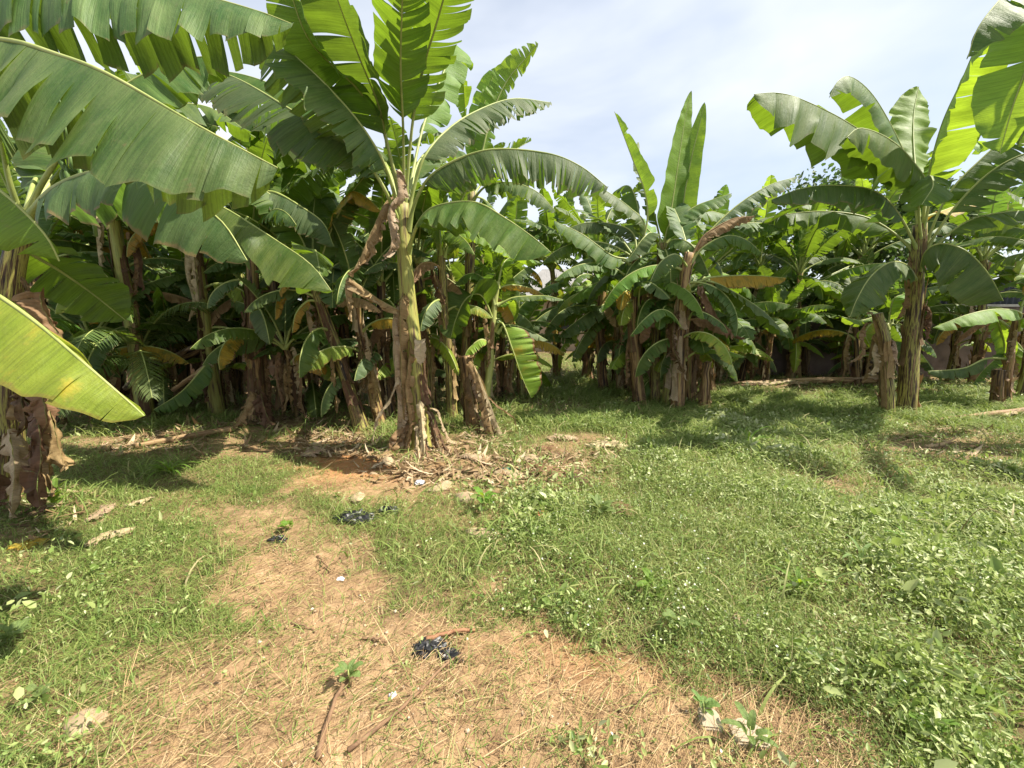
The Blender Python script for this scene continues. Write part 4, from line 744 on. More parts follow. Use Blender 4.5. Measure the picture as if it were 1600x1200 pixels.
def build_ground():
    ys = [-6, -3, -1, 0]; y = .4
    while y < 16: ys.append(y); y += .022 + .012 * max(0, y - 1) ** 1.15
    ys += [18, 22, 28, 40, 60, 100, 180, 400]
    ys = np.array(ys); nx = 260
    t = np.linspace(-1, 1, nx); t = np.sign(t) * (np.abs(t) ** 1.25)
    X = t[None] * (np.maximum(ys, 1.0)[:, None] * 1.7 + 2.0); Yv = np.repeat(ys[:, None], nx, 1)
    Z = gz(X, Yv)
    px, py = project(X, Yv); px = np.where(Yv < .3, 700, px); py = np.where(Yv < .3, 1300, py)
    B = bare(px, py, X, Yv)
    Z = Z + .010 * vn(X * 14, Yv * 14, 1.) * (Yv < 9) + (.004 + .007 * B) * vn(X * 37, Yv * 37, 2.) * (Yv < 5) + .005 * B * vn(X * 75, Yv * 75, 4.) * (Yv < 3)
    n = len(ys)
    i, j = np.meshgrid(np.arange(n - 1), np.arange(nx - 1), indexing='ij')
    Q = np.stack([i * nx + j, i * nx + j + 1, (i + 1) * nx + j + 1, (i + 1) * nx + j], -1).reshape(-1, 4)
    OR = np.exp(-(((px - 540) / 110) ** 2 + ((py - 722) / 30) ** 2)) + .6 * np.exp(-(((px - 1000) / 160) ** 2 + ((py - 1010) / 60) ** 2))
    m, nt, N, L, M, mix, ramp, noise, out = newmat('soil')
    tc = N('TexCoord').outputs['Object']; at_ = N('Attribute', attribute_name='bare').outputs['Fac']; ao = N('Attribute', attribute_name='rust').outputs['Fac']
    n1 = noise(tc, 2.2, 8, .7); n2 = noise(tc, 14, 6, .7); n3 = noise(tc, 90, 4, .7)
    f = M('ADD', M('MULTIPLY', n1, .45), M('ADD', M('MULTIPLY', n2, .35), M('MULTIPLY', n3, .2)))
    soil = ramp(f, [(.38, (.095, .058, .030)), (.46, (.23, .145, .078)), (.54, (.345, .228, .125)), (.64, (.45, .32, .19))])
    soil = mix(ao, soil, (.40, .19, .075))
    dark = ramp(f, [(.35, (.06, .045, .022)), (.5, (.13, .095, .045)), (.65, (.22, .155, .075))])
    c = mix(M('MULTIPLY', at_, 1.0, clamp=True), dark, soil)
    b = N('BsdfPrincipled', i_Roughness=.95); b.inputs['Specular IOR Level'].default_value = .2; L(c, b.inputs['Base Color'])
    bp = N('Bump', i_Strength=.7, i_Distance=.02); L(M('ADD', n2, M('MULTIPLY', n3, .5)), bp.inputs['Height']); L(bp.outputs[0], b.inputs['Normal'])
    L(b.outputs[0], out.inputs[0])
    o = link('ground', mesh('ground', np.stack([X, Yv, Z], -1).reshape(-1, 3), Q, m, attrs=dict(bare=B.ravel(), rust=np.clip(OR, 0, 1).ravel())))
    tag(o, kind='structure')
build_ground()
# ---------------------------------------------------------------- scattered vegetation (stuff)
def stuffmat(name, stops, trans, tf=.35, rough=.6, under=None):
    m, nt, N, L, M, mix, ramp, noise, out = newmat(name)
    a = N('Attribute', attribute_name='rnd').outputs['Fac']
    c = ramp(a, stops)
    b = N('BsdfPrincipled', i_Roughness=rough); b.inputs['Specular IOR Level'].default_value = .35; L(c, b.inputs['Base Color'])
    if tf:
        t = N('BsdfTranslucent'); L(mix(.5, c, trans), t.inputs[0])
        ms = N('MixShader', i_0=tf); L(b.outputs[0], ms.inputs[1]); L(t.outputs[0], ms.inputs[2]); L(ms.outputs[0], out.inputs[0])
    else: L(b.outputs[0], out.inputs[0])
    return m
MGRASS = stuffmat('grass_blade', [(0, (.07, .125, .025)), (.35, (.165, .24, .055)), (.7, (.27, .32, .09)), (.9, (.36, .34, .15)), (1, (.48, .40, .22))], (.32, .44, .06))
MWEED = stuffmat('weed_leaf', [(0, (.07, .13, .025)), (.3, (.19, .27, .065)), (.6, (.34, .40, .14)), (1, (.56, .58, .34))], (.32, .44, .07), rough=.45)
MSTRAW = stuffmat('straw', [(0, (.12, .065, .03)), (.35, (.29, .18, .085)), (.75, (.44, .31, .15)), (1, (.60, .46, .26))], (.4, .3, .1), tf=.1, rough=.8)
MLITTER = stuffmat('litter', [(0, (.10, .06, .03)), (.4, (.25, .16, .08)), (.75, (.40, .29, .17)), (1, (.55, .44, .30))], (.3, .2, .1), tf=.1, rough=.85)
MFLOW = stuffmat('tiny_flower', [(0, (.42, .46, .30)), (1, (.66, .68, .55))], (.6, .6, .5), tf=.2)
MPEB = stuffmat('pebble', [(0, (.22, .13, .07)), (.6, (.40, .29, .18)), (.95, (.50, .40, .28)), (1, (.62, .56, .46))], (0, 0, 0), tf=0, rough=.85)
RNG = np.random.default_rng(4)
def scatter(bands, dens):
    """bands: (y0, y1, per m2); dens(x, y, px, py) -> keep probability"""
    xs, ys = [], []
    for y0, y1, rho in bands:
        wx = 1.36 * y1 + .7
        n = int(2 * wx * (y1 - y0) * rho)
        x = RNG.uniform(-wx, wx, n); y = RNG.uniform(y0, y1, n)
        px, py = project(x, y)
        k = RNG.random(n) < dens(x, y, px, py)
        k &= np.abs(px - 800) < 1000
        xs.append(x[k]); ys.append(y[k])
    return np.concatenate(xs), np.concatenate(ys)
def blades(name, x, y, ln, wd, lean, mat, rnd, bend=.8, z0=0, az=None, rows=4):
    n = len(x); az = RNG.uniform(0, 2 * np.pi, n) if az is None else az
    z = gz(x, y) + z0
    q = np.linspace(0, 1, rows)
    e0 = np.pi / 2 - lean
    V = np.empty((n, rows, 2, 3), np.float32)
    px = np.zeros(n); pz = np.zeros(n); hx, hy = np.cos(az), np.sin(az)
    tw = az + RNG.normal(0, .5, n) + np.pi / 2
    for r in range(rows):
        if r:
            e = e0 - bend * (q[r] - .5 / (rows - 1)) * 1.6
            px = px + ln / (rows - 1) * np.cos(e); pz = np.maximum(pz + ln / (rows - 1) * np.sin(e), .004)
        wv = wd * .5 * (1 - q[r] ** 1.6 * .93)
        for sidx, sg in enumerate((-1, 1)):
            V[:, r, sidx, 0] = x + hx * px + sg * wv * np.cos(tw); V[:, r, sidx, 1] = y + hy * px + sg * wv * np.sin(tw); V[:, r, sidx, 2] = z + pz + sg * wv * .15
    base = (np.arange(n) * rows * 2)[:, None]
    Q = np.concatenate([base + np.array([[2 * r, 2 * r + 1, 2 * r + 3, 2 * r + 2]]) for r in range(rows - 1)], 0)
    return mesh(name, V.reshape(-1, 3), Q, mat, attrs=dict(rnd=np.repeat(rnd, rows * 2)))
def leaflets(name, x, y, z, ln, wd, mat, rnd, tilt=.5):
    n = len(x); az = RNG.uniform(0, 2 * np.pi, n); p = RNG.normal(.15, tilt, n); rl = RNG.normal(0, tilt, n)
    f = np.stack([np.cos(az) * np.cos(p), np.sin(az) * np.cos(p), np.sin(p)], -1)
    s = np.stack([-np.sin(az), np.cos(az), 0 * az], -1); up = np.cross(f, s)
    s = s * np.cos(rl)[:, None] + up * np.sin(rl)[:, None]; up = np.cross(f, s)
    c = np.stack([x, y, z], -1); l = ln[:, None]; w = wd[:, None]
    V = np.stack([c, c + f * l * .3 + s * w * .5 + up * w * .12, c + f * l * .7 + s * w * .38 + up * w * .06, c + f * l - up * l * .12,
                  c + f * l * .7 - s * w * .38 + up * w * .06, c + f * l * .3 - s * w * .5 + up * w * .12], 1)
    b = (np.arange(n) * 6)[:, None]
    Q = np.concatenate([b + [[0, 3, 2, 1]], b + [[0, 5, 4, 3]]], 0)
    return mesh(name, V.reshape(-1, 3), Q, mat, attrs=dict(rnd=np.repeat(rnd, 6)))
def cl(a): return np.clip(a, 0, 1)
def weedw(x, y, px, py):   # where the broad-leaved cover grows (the right side of the plot), in ground coordinates
    w = sstep(-.35, .55, x - .10 * (y - 2) + .35 * vn(x * 1.1, y * 1.1, 5.) + .05)
    return w * (1 - .7 * sstep(4.2, 7, y))
def thick(x, y): return .52 + .62 * vn(x * 2.0, y * 2.0, 21.) + .34 * vn(x * 5.5, y * 5.5, 22.)
BANDS = [(.9, 2.0, 9500), (2.0, 3.5, 7000), (3.5, 6, 3300), (6, 10, 1000), (10, 17, 480)]
# low grass
x, y = scatter(BANDS, lambda x, y, px, py: cl((1.15 - bare(px, py, x, y) * 1.0) * (.55 + .45 * (1 - weedw(x, y, px, py))) * cl(.35 + thick(x, y))) + .015)
n = len(x); sc = 1 + .10 * np.maximum(0, y - 3)
th = cl(thick(x, y))
ln = RNG.gamma(5, .2, n) * (.05 + .045 * th) * (1 + .05 * y)
o = link('grass', blades('grass', x, y, ln, RNG.uniform(.0022, .0048, n) * sc, np.abs(RNG.normal(.75, .45, n)), MGRASS, cl(RNG.normal(.45, .22, n) + .10 * vn(x, y, 2.)), bend=.9)); tag(o, 'low creeping green grass over the plot', kind='stuff')
# tall lush grass under and between the plants
TALL = [(1180, 655, 190, 45, 1.), (1080, 690, 120, 40, .8), (920, 600, 130, 30, .7), (1500, 640, 120, 30, .8), (270, 745, 70, 26, .9), (960, 660, 170, 26, .7), (250, 655, 130, 18, .9), (620, 690, 60, 26, .6), (1130, 570, 150, 14, .6), (1250, 700, 130, 30, .7), (1390, 660, 60, 30, 1.), (80, 790, 70, 30, .6), (830, 575, 40, 25, .6), (1560, 1080, 90, 90, .35), (1290, 1020, 300, 200, .16), (1100, 850, 500, 160, .22), (200, 1000, 300, 100, .06), (1450, 880, 250, 120, .25), (940, 830, 60, 22, .5)]
def tallw(px, py, x, y):
    b = 0 * px
    for cx, cy, rx, ry, s in TALL: b = np.maximum(b, s * (1 - sstep(.6, 1.15, np.sqrt(((px - cx) / rx) ** 2 + ((py - cy) / ry) ** 2) * (1 + .3 * vn(x * 2, y * 2, 31.)))))
    return np.maximum(b, .16 * (y > 5) * (y < 13))
x, y = scatter([(.9, 2.5, 1300), (2.5, 5, 1700), (5, 8, 2300), (8, 13, 520)], lambda x, y, px, py: tallw(px, py, x, y) * cl(.2 + 1.0 * (vn(x * 3.1, y * 3.1, 41.) + .35)))
n = len(x)
o = link('tall_grass', blades('tall_grass', x, y, RNG.uniform(.14, .34, n) * (1 + .05 * y), RNG.uniform(.005, .011, n) * (1 + .06 * y), np.abs(RNG.normal(.45, .3, n)), MGRASS, cl(RNG.normal(.52, .2, n)), bend=1.25, rows=6)); tag(o, 'tall lush grass tufts around the stems', kind='stuff')
# broad-leaved ground cover
x, y = scatter([(.9, 2.0, 11000), (2.0, 3.5, 7500), (3.5, 6, 3400), (6, 10, 800), (10, 15, 120)], lambda x, y, px, py: cl((weedw(x, y, px, py) + .06) * (1.15 - 1.2 * bare(px, py, x, y)) * cl(.25 + 1.15 * thick(x, y))))
pq = project(x, y); n = len(x); hmax = .02 + .10 * np.exp(-((pq[0] - 1500) / 260) ** 2 - ((pq[1] - 1060) / 150) ** 2) + .11 * cl(thick(x, y)) + .07 * cl(vn(x * 1.3, y * 1.3, 51.))
sp_ = vn(x * 1.1, y * 1.1, 61.) + .5 * vn(x * 3.3, y * 3.3, 62.) + .25 * RNG.normal(0, 1, n)
sc = (1 + .12 * np.maximum(0, y - 2.5)) * np.where(sp_ > .45, 1.55, np.where(sp_ < -.1, .62, 1.0)) * np.where(RNG.random(n) < .02, 1.5, 1)
ln = (.010 + RNG.gamma(2.2, .006, n)) * sc
o = link('ground_cover', leaflets('ground_cover', x, y, gz(x, y) + hmax * RNG.random(n) ** .7, ln, ln * RNG.uniform(.25, .55, n), MWEED, cl(RNG.normal(.5, .22, n) + .22 * vn(x * .9, y * .9, 71.) + .12 * sp_), .7)); tag(o, 'broad-leaved weeds covering the right of the plot', kind='stuff')
k = RNG.random(n) < .12
o = link('weed_stems', blades('weed_stems', x[k], y[k], hmax[k] * 1.25 + .02, np.full(k.sum(), .0035), np.abs(RNG.normal(.5, .3, k.sum())), MGRASS, cl(RNG.normal(.6, .2, k.sum())), bend=.5)); tag(o, 'thin weed stems among the ground cover', kind='stuff')
k = RNG.random(n) < np.where((x > -.6) & (x < 1.2) & (y < 3), .012, .002)
lf = RNG.uniform(.006, .012, k.sum()) * (1 + .1 * y[k])
o = link('tiny_flowers', leaflets('tiny_flowers', x[k], y[k], gz(x[k], y[k]) + hmax[k] * 1.05 + .01, lf, lf * .9, MFLOW, RNG.random(k.sum()), .6)); tag(o, 'tiny whitish weed flowers dotting the ground cover', kind='stuff')
x, y = scatter([(1.3, 2.5, 2600), (2.5, 5, 2600), (5, 8, 1400)], lambda x, y, px, py: weedw(x, y, px, py) * cl(.15 + 1.3 * vn(x * 1.9, y * 1.9, 111.) + .5 * np.exp(-((px - 1050) / 260) ** 2 - ((py - 790) / 110) ** 2)) * (1.1 - bare(px, py, x, y)) * .55)
n = len(x)
o = link('wispy_grass', blades('wispy_grass', x, y, RNG.uniform(.10, .26, n), RNG.uniform(.002, .0045, n) * (1 + .1 * y), np.abs(RNG.normal(.5, .35, n)), MGRASS, cl(RNG.normal(.72, .15, n)), bend=1.0, rows=5)); tag(o, 'fine yellow-green grass standing among the weeds', kind='stuff')
# left side: a scatter of broad leaves too
x, y = scatter([(.9, 2.5, 1600), (2.5, 6, 700)], lambda x, y, px, py: (1 - weedw(x, y, px, py)) * cl(vn(x * 2.6, y * 2.6, 81.) * 1.6 - .25) * (1.1 - bare(px, py, x, y)))
n = len(x); ln = RNG.uniform(.012, .026, n)
o = link('clover_patches', leaflets('clover_patches', x, y, gz(x, y) + RNG.uniform(.01, .08, n), ln, ln * RNG.uniform(.5, .8, n), MWEED, cl(RNG.normal(.4, .2, n)), .45)); tag(o, 'patches of small broad leaves in the left grass', kind='stuff')
# straw on the bare earth
x, y = scatter([(.9, 1.6, 6500), (1.6, 2.6, 4800), (2.6, 4.5, 2200), (4.5, 7, 600)], lambda x, y, px, py: cl(.10 + .9 * bare(px, py, x, y) * cl(.55 + .8 * vn(x * 1.8, y * 1.8, 91.) + .25 * np.exp(-((px - 950) / 350) ** 2))) * np.where((py < 1000) & (px < 620), .35, .8))
n = len(x); ln = RNG.gamma(3, .33, n) * .085 + .015
azs = np.where(RNG.random(n) < .45, RNG.normal(.75, .35, n), RNG.uniform(0, 6.28, n))
o = link('straw', blades('straw', x, y, ln, RNG.uniform(.0010, .0026, n) * (1 + .12 * y), np.full(n, 1.45) + RNG.normal(0, .13, n), MSTRAW, RNG.random(n), bend=RNG.normal(.1, .35, n), z0=.004 + RNG.random(n) * .012, az=azs)); tag(o, 'dry straw strewn on the bare earth', kind='stuff')
# leaf litter
LIT = [(500, 668, 150, 24, 1.1), (330, 655, 160, 26, .9), (860, 640, 90, 14, .5), (690, 712, 110, 30, 1.1), (1020, 642, 120, 14, .8), (1400, 655, 90, 14, .6), (560, 700, 120, 18, .8), (740, 735, 220, 40, .9), (900, 705, 110, 24, 1.), (250, 690, 170, 30, .8), (640, 700, 120, 24, .9), (1480, 700, 170, 45, .35), (420, 650, 220, 30, .8), (1110, 640, 120, 25, .5), (60, 810, 110, 60, .6), (1560, 560, 160, 40, .8), (760, 690, 90, 30, .8), (1260, 600, 140, 20, .6), (300, 600, 300, 25, .5)]
def litw(px, py, x, y):
    b = 0 * px
    for cx, cy, rx, ry, s in LIT: b = np.maximum(b, s * (1 - sstep(.4, 1.2, np.sqrt(((px - cx) / rx) ** 2 + ((py - cy) / ry) ** 2))))
    return np.maximum(b, .03)
x, y = scatter([(.9, 3, 420), (3, 6, 900), (6, 11, 420)], lambda x, y, px, py: litw(px, py, x, y))
k_ = RNG.random(len(x)) < cl(.45 + 1.4 * vn(x * 2.4, y * 2.4, 131.)); x, y = x[k_], y[k_]
n = len(x); lit_ = litw(*project(x, y), x, y); ln = (RNG.gamma(3, .33, n) * .085 + .02) * np.where(lit_ > .1, 1, .3)
o = link('leaf_litter', blades('leaf_litter', x, y, ln, ln * RNG.uniform(.08, .32, n), np.full(n, 1.47) + RNG.normal(0, .12, n), MLITTER, RNG.random(n), bend=RNG.normal(.05, .45, n), z0=.008 + RNG.random(n) * .03, rows=5)); tag(o, 'crumbled dead leaf litter', kind='stuff')
# pebbles and crumbs of earth
x, y = scatter([(.9, 2, 1100), (2, 4, 500)], lambda x, y, px, py: .06 + .9 * bare(px, py, x, y))
n = len(x); r = RNG.gamma(1.4, .5, n) * .0032 + .0015
oc = np.array([[1, 0, 0], [-1, 0, 0], [0, 1, 0], [0, -1, 0], [0, 0, .7], [0, 0, -.7]], float)
V = (oc[None] * RNG.uniform(.6, 1.3, (n, 6, 1)) * r[:, None, None]) + np.stack([x, y, gz(x, y) + r * .4 + .003], -1)[:, None]
T8 = np.array([[0, 2, 4], [2, 1, 4], [1, 3, 4], [3, 0, 4], [2, 0, 5], [1, 2, 5], [3, 1, 5], [0, 3, 5]])
o = link('pebbles', mesh('pebbles', V.reshape(-1, 3), ((np.arange(n) * 6)[:, None, None] + T8[None]).reshape(-1, 3), MPEB, attrs=dict(rnd=np.repeat(RNG.random(n), 6)))); tag(o, 'pebbles and earth crumbs', kind='stuff')
# ================================================================== THINGS ON THE GROUND
def lump(name, c, size, seed, mat, label, cat, group=None, rough=.35, flat=.5, rot=0, res=28, ridged=False, freq=2.2):
    th = np.linspace(0, math.pi, res // 2 + 1); ph = np.linspace(0, 2 * math.pi, res, endpoint=False)
    A, B = np.meshgrid(th, ph, indexing='ij'); d = np.stack([np.sin(A) * np.cos(B), np.sin(A) * np.sin(B), np.cos(A)], -1)
    nz = vn(d[..., 0] * freq + seed, d[..., 1] * freq, d[..., 2] * freq) + .5 * vn(d[..., 0] * freq * 2.3, d[..., 1] * freq * 2.3 + seed, d[..., 2] * freq * 2.3)
    if ridged: nz = .6 - 1.3 * np.abs(nz) + .5 * vn(d[..., 0] * 9 + seed, d[..., 1] * 9, d[..., 2] * 9)
    r = 1 + rough * nz
    V = d * r[..., None] * np.array(size); V[..., 2] = np.where(V[..., 2] < -size[2] * .35, -size[2] * .35, V[..., 2])
    cr, sr = math.cos(rot), math.sin(rot); V = np.stack([V[..., 0] * cr - V[..., 1] * sr, V[..., 0] * sr + V[..., 1] * cr, V[..., 2] + size[2] * .25], -1)
    n, k = V.shape[:2]
    i, j = np.meshgrid(np.arange(n - 1), np.arange(k), indexing='ij'); j2 = (j + 1) % k
    Q = np.stack([i * k + j, (i + 1) * k + j, (i + 1) * k + j2, i * k + j2], -1).reshape(-1, 4)
    o = link(name, mesh(name, V.reshape(-1, 3), [tuple(q) for q in Q], mat, smooth=not ridged), None, c)
    return tag(o, label, cat, group)
MBAG = simple('black_plastic', [(.008, .008, .009), (.02, .02, .022)], 8, .42, .4, .02, .5)
MROCK = simple('pale_stone', [(.24, .17, .10), (.35, .26, .16), (.42, .33, .21)], 9, .9, .5, .01)
MSLAB = simple('concrete_chunk', [(.30, .245, .17), (.40, .33, .235), (.46, .40, .30)], 12, .9, .5, .008)
MTWIG = simple('twig_bark', [(.09, .05, .028), (.19, .11, .06), (.25, .16, .09)], 20, .85, .5, .005)
MTWIGR = simple('red_twig_bark', [(.22, .10, .05), (.33, .17, .09)], 20, .8, .4, .005)
G = 'black plastic bags on the ground'
lump('plastic_bag', gnd(672, 1016) + [0, 0, -.002], (.065, .045, .024), 3, MBAG, 'crumpled black plastic bag lying on the straw in the foreground beside the red-brown stick', 'plastic bag', G, .5, ridged=True, rot=.5)
o = bpy.context.scene.objects['plastic_bag']
lump('plastic_bag', gnd(702, 1028) + [0, 0, -.003], (.055, .032, .018), 5, MBAG, 'flatter black plastic wad against the right side of the bag on the straw', 'plastic bag', G, .6, ridged=True, rot=-.3)
lump('plastic_bag', gnd(433, 846) + [0, 0, .0], (.05, .035, .022), 7, MBAG, 'small black plastic scrap alone on the bare path', 'plastic bag', G, .6, ridged=True)
lump('plastic_bag', gnd(556, 812) + [0, 0, -.005], (.13, .08, .045), 9, MBAG, 'black plastic bag half buried in weeds left of the centre', 'plastic bag', G, .6, ridged=True)
lump('plastic_bag', gnd(606, 803) + [0, 0, -.005], (.07, .04, .035), 13, MBAG, 'torn black plastic piece in the weeds right of the half buried bag', 'plastic bag', G, .6, ridged=True)
MWHITE = simple('white_scrap', [(.62, .64, .70), (.78, .78, .80)], 8, .5, .2); MTURQ = simple('turquoise_scrap', [(.10, .42, .36), (.2, .55, .48)], 8, .5, .2); MORNG = simple('orange_scrap', [(.62, .16, .06), (.70, .30, .16)], 14, .5, .2)
lump('paper_scrap', gnd(656, 760) + [0, 0, .015], (.04, .03, .02), 15, MWHITE, 'bluish white wrapper scrap on the debris below the tallest plant', 'scrap', None, .5, ridged=True)
lump('paper_scrap', gnd(532, 901) + [0, 0, .004], (.02, .014, .008), 16, MWHITE, 'tiny white scrap on the bare sandy path', 'scrap', None, .5, ridged=True)
lump('plastic_scrap', gnd(790, 738) + [0, 0, .015], (.06, .03, .012), 17, MTURQ, 'turquoise plastic scrap at the foot of the slumped dry leaves', 'scrap', None, .5, ridged=True)
lump('wrapper', gnd(848, 812) + [0, 0, .012], (.05, .035, .03), 18, MORNG, 'orange wrapper at the edge of the weeds in the middle', 'wrapper', None, .4, ridged=True)
lump('paper_scrap', gnd(613, 1091) + [0, 0, .003], (.012, .016, .008), 19, MWHITE, 'small white scrap beside the dark curl in the foreground straw', 'scrap', None, .5)
G = 'stones on the bare earth'
for i, (px, py, s, lab) in enumerate([
    (135, 1138, (.075, .06, .03), 'flat cream stone in the bottom left corner'), (1170, 1047, (.026, .022, .02), 'small rounded cream stone under the weeds at the lower right'),
    (606, 722, (.09, .06, .06), 'brown stone at the left foot of the tallest plant'), (728, 785, (.10, .06, .06), 'tan stone beside the small green weed on the debris'),
    (690, 765, (.15, .08, .03), 'broad pale stone on the debris below the tallest plant'), (560, 782, (.11, .06, .03), 'low flat stone on the earth left of the debris'),
    (972, 1110, (.014, .012, .01), 'small white pebble on the earth at the lower right'), (1156, 980, (.05, .04, .05), 'greyish lump in the weeds at the lower right'), (1048, 768, (.09, .05, .05), 'pale lump in the grass right of the middle'),
    (760, 840, (.16, .07, .03), 'long low pale stone at the front of the debris')]):
    p = gnd(px, py); lump('stone', p - [0, 0, s[2] * .15], s, 30 + i, MROCK, lab, 'stone', G, .25, rot=i, freq=1.6)
def slab(name, c, outline, h, mat, label, cat, group=None):
    import bmesh
    bm = bmesh.new(); vs = [bm.verts.new((x, y, .01 * math.sin(7 * x + 3 * y))) for x, y in outline]
    f = bm.faces.new(vs); r = bmesh.ops.extrude_face_region(bm, geom=[f])
    for v in r['geom']:
        if isinstance(v, bmesh.types.BMVert): v.co.z += h + .004 * math.sin(31 * v.co.x + 17 * v.co.y)
    bmesh.ops.recalc_face_normals(bm, faces=bm.faces)
    bmesh.ops.bevel(bm, geom=list(bm.edges), offset=.006, segments=2, affect='EDGES')
    me = bpy.data.meshes.new(name); bm.to_mesh(me); bm.free(); me.materials.append(mat)
    return tag(link(name, me, None, c), label, cat, group)
c = gnd(1130, 1145)
slab('broken_slab', c + [-.02, .03, -.012], [(-.055, -.02), (.02, -.035), (.03, .03), (.005, .065), (-.04, .055)], .04, MSLAB, 'left half of the cracked concrete slab at the lower right', 'slab', 'cracked slab pieces')
slab('broken_slab', c + [.075, .0, -.016], [(-.055, -.035), (.06, -.06), (.085, -.01), (.03, .05), (-.045, .045)], .035, MSLAB, 'right half of the cracked concrete slab at the lower right', 'slab', 'cracked slab pieces')
def stick(name, pts, r, mat, label, cat='stick', group='sticks on the ground', seed=0):
    P = [gnd(x, y) + [0, 0, z] for x, y, z in pts]; P, Ln = spline(P, 26)
    P = P + np.stack([.006 * vn(np.arange(26) * .5, seed), .006 * vn(np.arange(26) * .5, seed + 5), 0 * P[:, 0]], -1)
    v, f, u = tube(P - P[0], r * np.linspace(1, .6, 26), 8, True, lambda q, th: 1 + .2 * vn(q * 14, th, seed))
    return tag(link(name, mesh(name, v, f, mat, u), None, P[0]), label, cat, group)
stick('stick', [(498, 1196, .015), (512, 1140, .02), (530, 1095, .03), (545, 1072, .02)], .010, MTWIG, 'dark crooked stick standing out on the straw at the bottom left of centre', seed=1)
stick('stick', [(546, 1178, .012), (610, 1132, .022), (652, 1092, .02), (700, 1046, .025), (722, 1030, .02)], .008, MTWIG, 'long thin stick running up to the black bag in the foreground', seed=2)
stick('stick', [(667, 1007, .015), (690, 1002, .02), (718, 998, .03), (742, 995, .02)], .011, MTWIGR, 'red-brown stick just above the black bag', seed=3)
stick('stick', [(456, 974, .008), (474, 982, .012), (494, 990, .008)], .006, MTWIG, 'short dark twig on the path', seed=4)
stick('stick', [(566, 1001, .01), (588, 1005, .02), (606, 1012, .012)], .007, MTWIG, 'short grey stick by the edge of the weeds left of the black bag', seed=5)
stick('stick', [(485, 898, .008), (495, 888, .012), (504, 884, .008)], .007, MTWIG, 'small brown twig in the middle of the path', seed=6)
stick('stick', [(497, 868, .01), (507, 880, .02), (520, 890, .01)], .006, MTWIG, 'thin twig across the path', seed=7)
def groundleaf(pts, w, mat, label, seed, cat='dead leaf', **kw):
    P = [gnd(x, y) + [0, 0, z] for x, y, z in pts]
    a = dict(pf=.05, dn=15, df=10, curl=50, tears=3, var=15, crump=.02, n=30, nu=6); a.update(kw)
    (V, Q, UV), _ = leaf_geo(P, w=w, seed=seed, **a)
    return tag(link('dead_leaf', mesh('dead_leaf', V - P[0], Q, mat, UV), None, P[0]), label, cat, 'dead banana leaves on the ground')
groundleaf([(214, 833, .03), (185, 842, .05), (160, 850, .05), (134, 862, .03)], .055, MDRYP, 'pale crumpled dead leaf lying in the left grass', 61)
groundleaf([(180, 795, .03), (160, 808, .05), (138, 820, .03)], .05, MDRYP, 'narrow pale dead leaf strip at the edge of the left shade', 62)
groundleaf([(245, 786, .03), (220, 792, .04), (196, 800, .03)], .035, MDRYP, 'thin straw-coloured leaf strip on the left earth', 63)
groundleaf([(80, 848, .03), (50, 856, .05), (18, 862, .04)], .05, MYEL, 'yellow dead leaf stalk at the left edge', 64)
groundleaf([(988, 812, .03), (968, 798, .08), (948, 790, .04)], .10, MDRYD, 'dark curled dead leaf in the weeds right of the middle', 65)
groundleaf([(992, 705, .04), (955, 700, .10), (918, 702, .05)], .16, MDRYP, 'long tan dead leaf on the grass right of the debris', 66, crump=.05)
for i, (a, b_, w, m_) in enumerate([((800, 715), (858, 735), .16, MDRYP), ((835, 700), (885, 715), .15, MDRY), ((770, 745), (826, 752), .12, MDRYP), ((820, 728), (880, 752), .16, MDRY), ((850, 690), (905, 690), .13, MDRYP), ((700, 728), (660, 742), .12, MDRY), ((712, 716), (760, 726), .12, MDRYP), ((470, 715), (520, 700), .16, MDRYP), ((880, 742), (930, 765), .14, MDRYD)]):
    lab = ['curled pale dead leaf at the right of the slumped dry sheath', 'brown crumpled dead leaf on top of the debris heap', 'pale dead leaf beside the turquoise scrap', 'brown dead leaf at the front of the debris heap', 'pale dead leaf at the back of the debris heap', 'brown dead leaf near the bluish white wrapper', 'pale dead leaf between the tallest plant and the slumped sheath', 'wide pale dead leaf behind the orange earth', 'dark dead leaf trailing off the heap towards the weeds'][i]
    mx, my = (a[0] + b_[0]) / 2, (a[1] + b_[1]) / 2 - 2
    groundleaf([(a[0], a[1], .03), (mx, my, .06), (b_[0], b_[1], .03)], w * .7, m_, lab, 70 + i, crump=.014, var=26, tears=9, curl=35, dn=10, df=5, gap=.12)
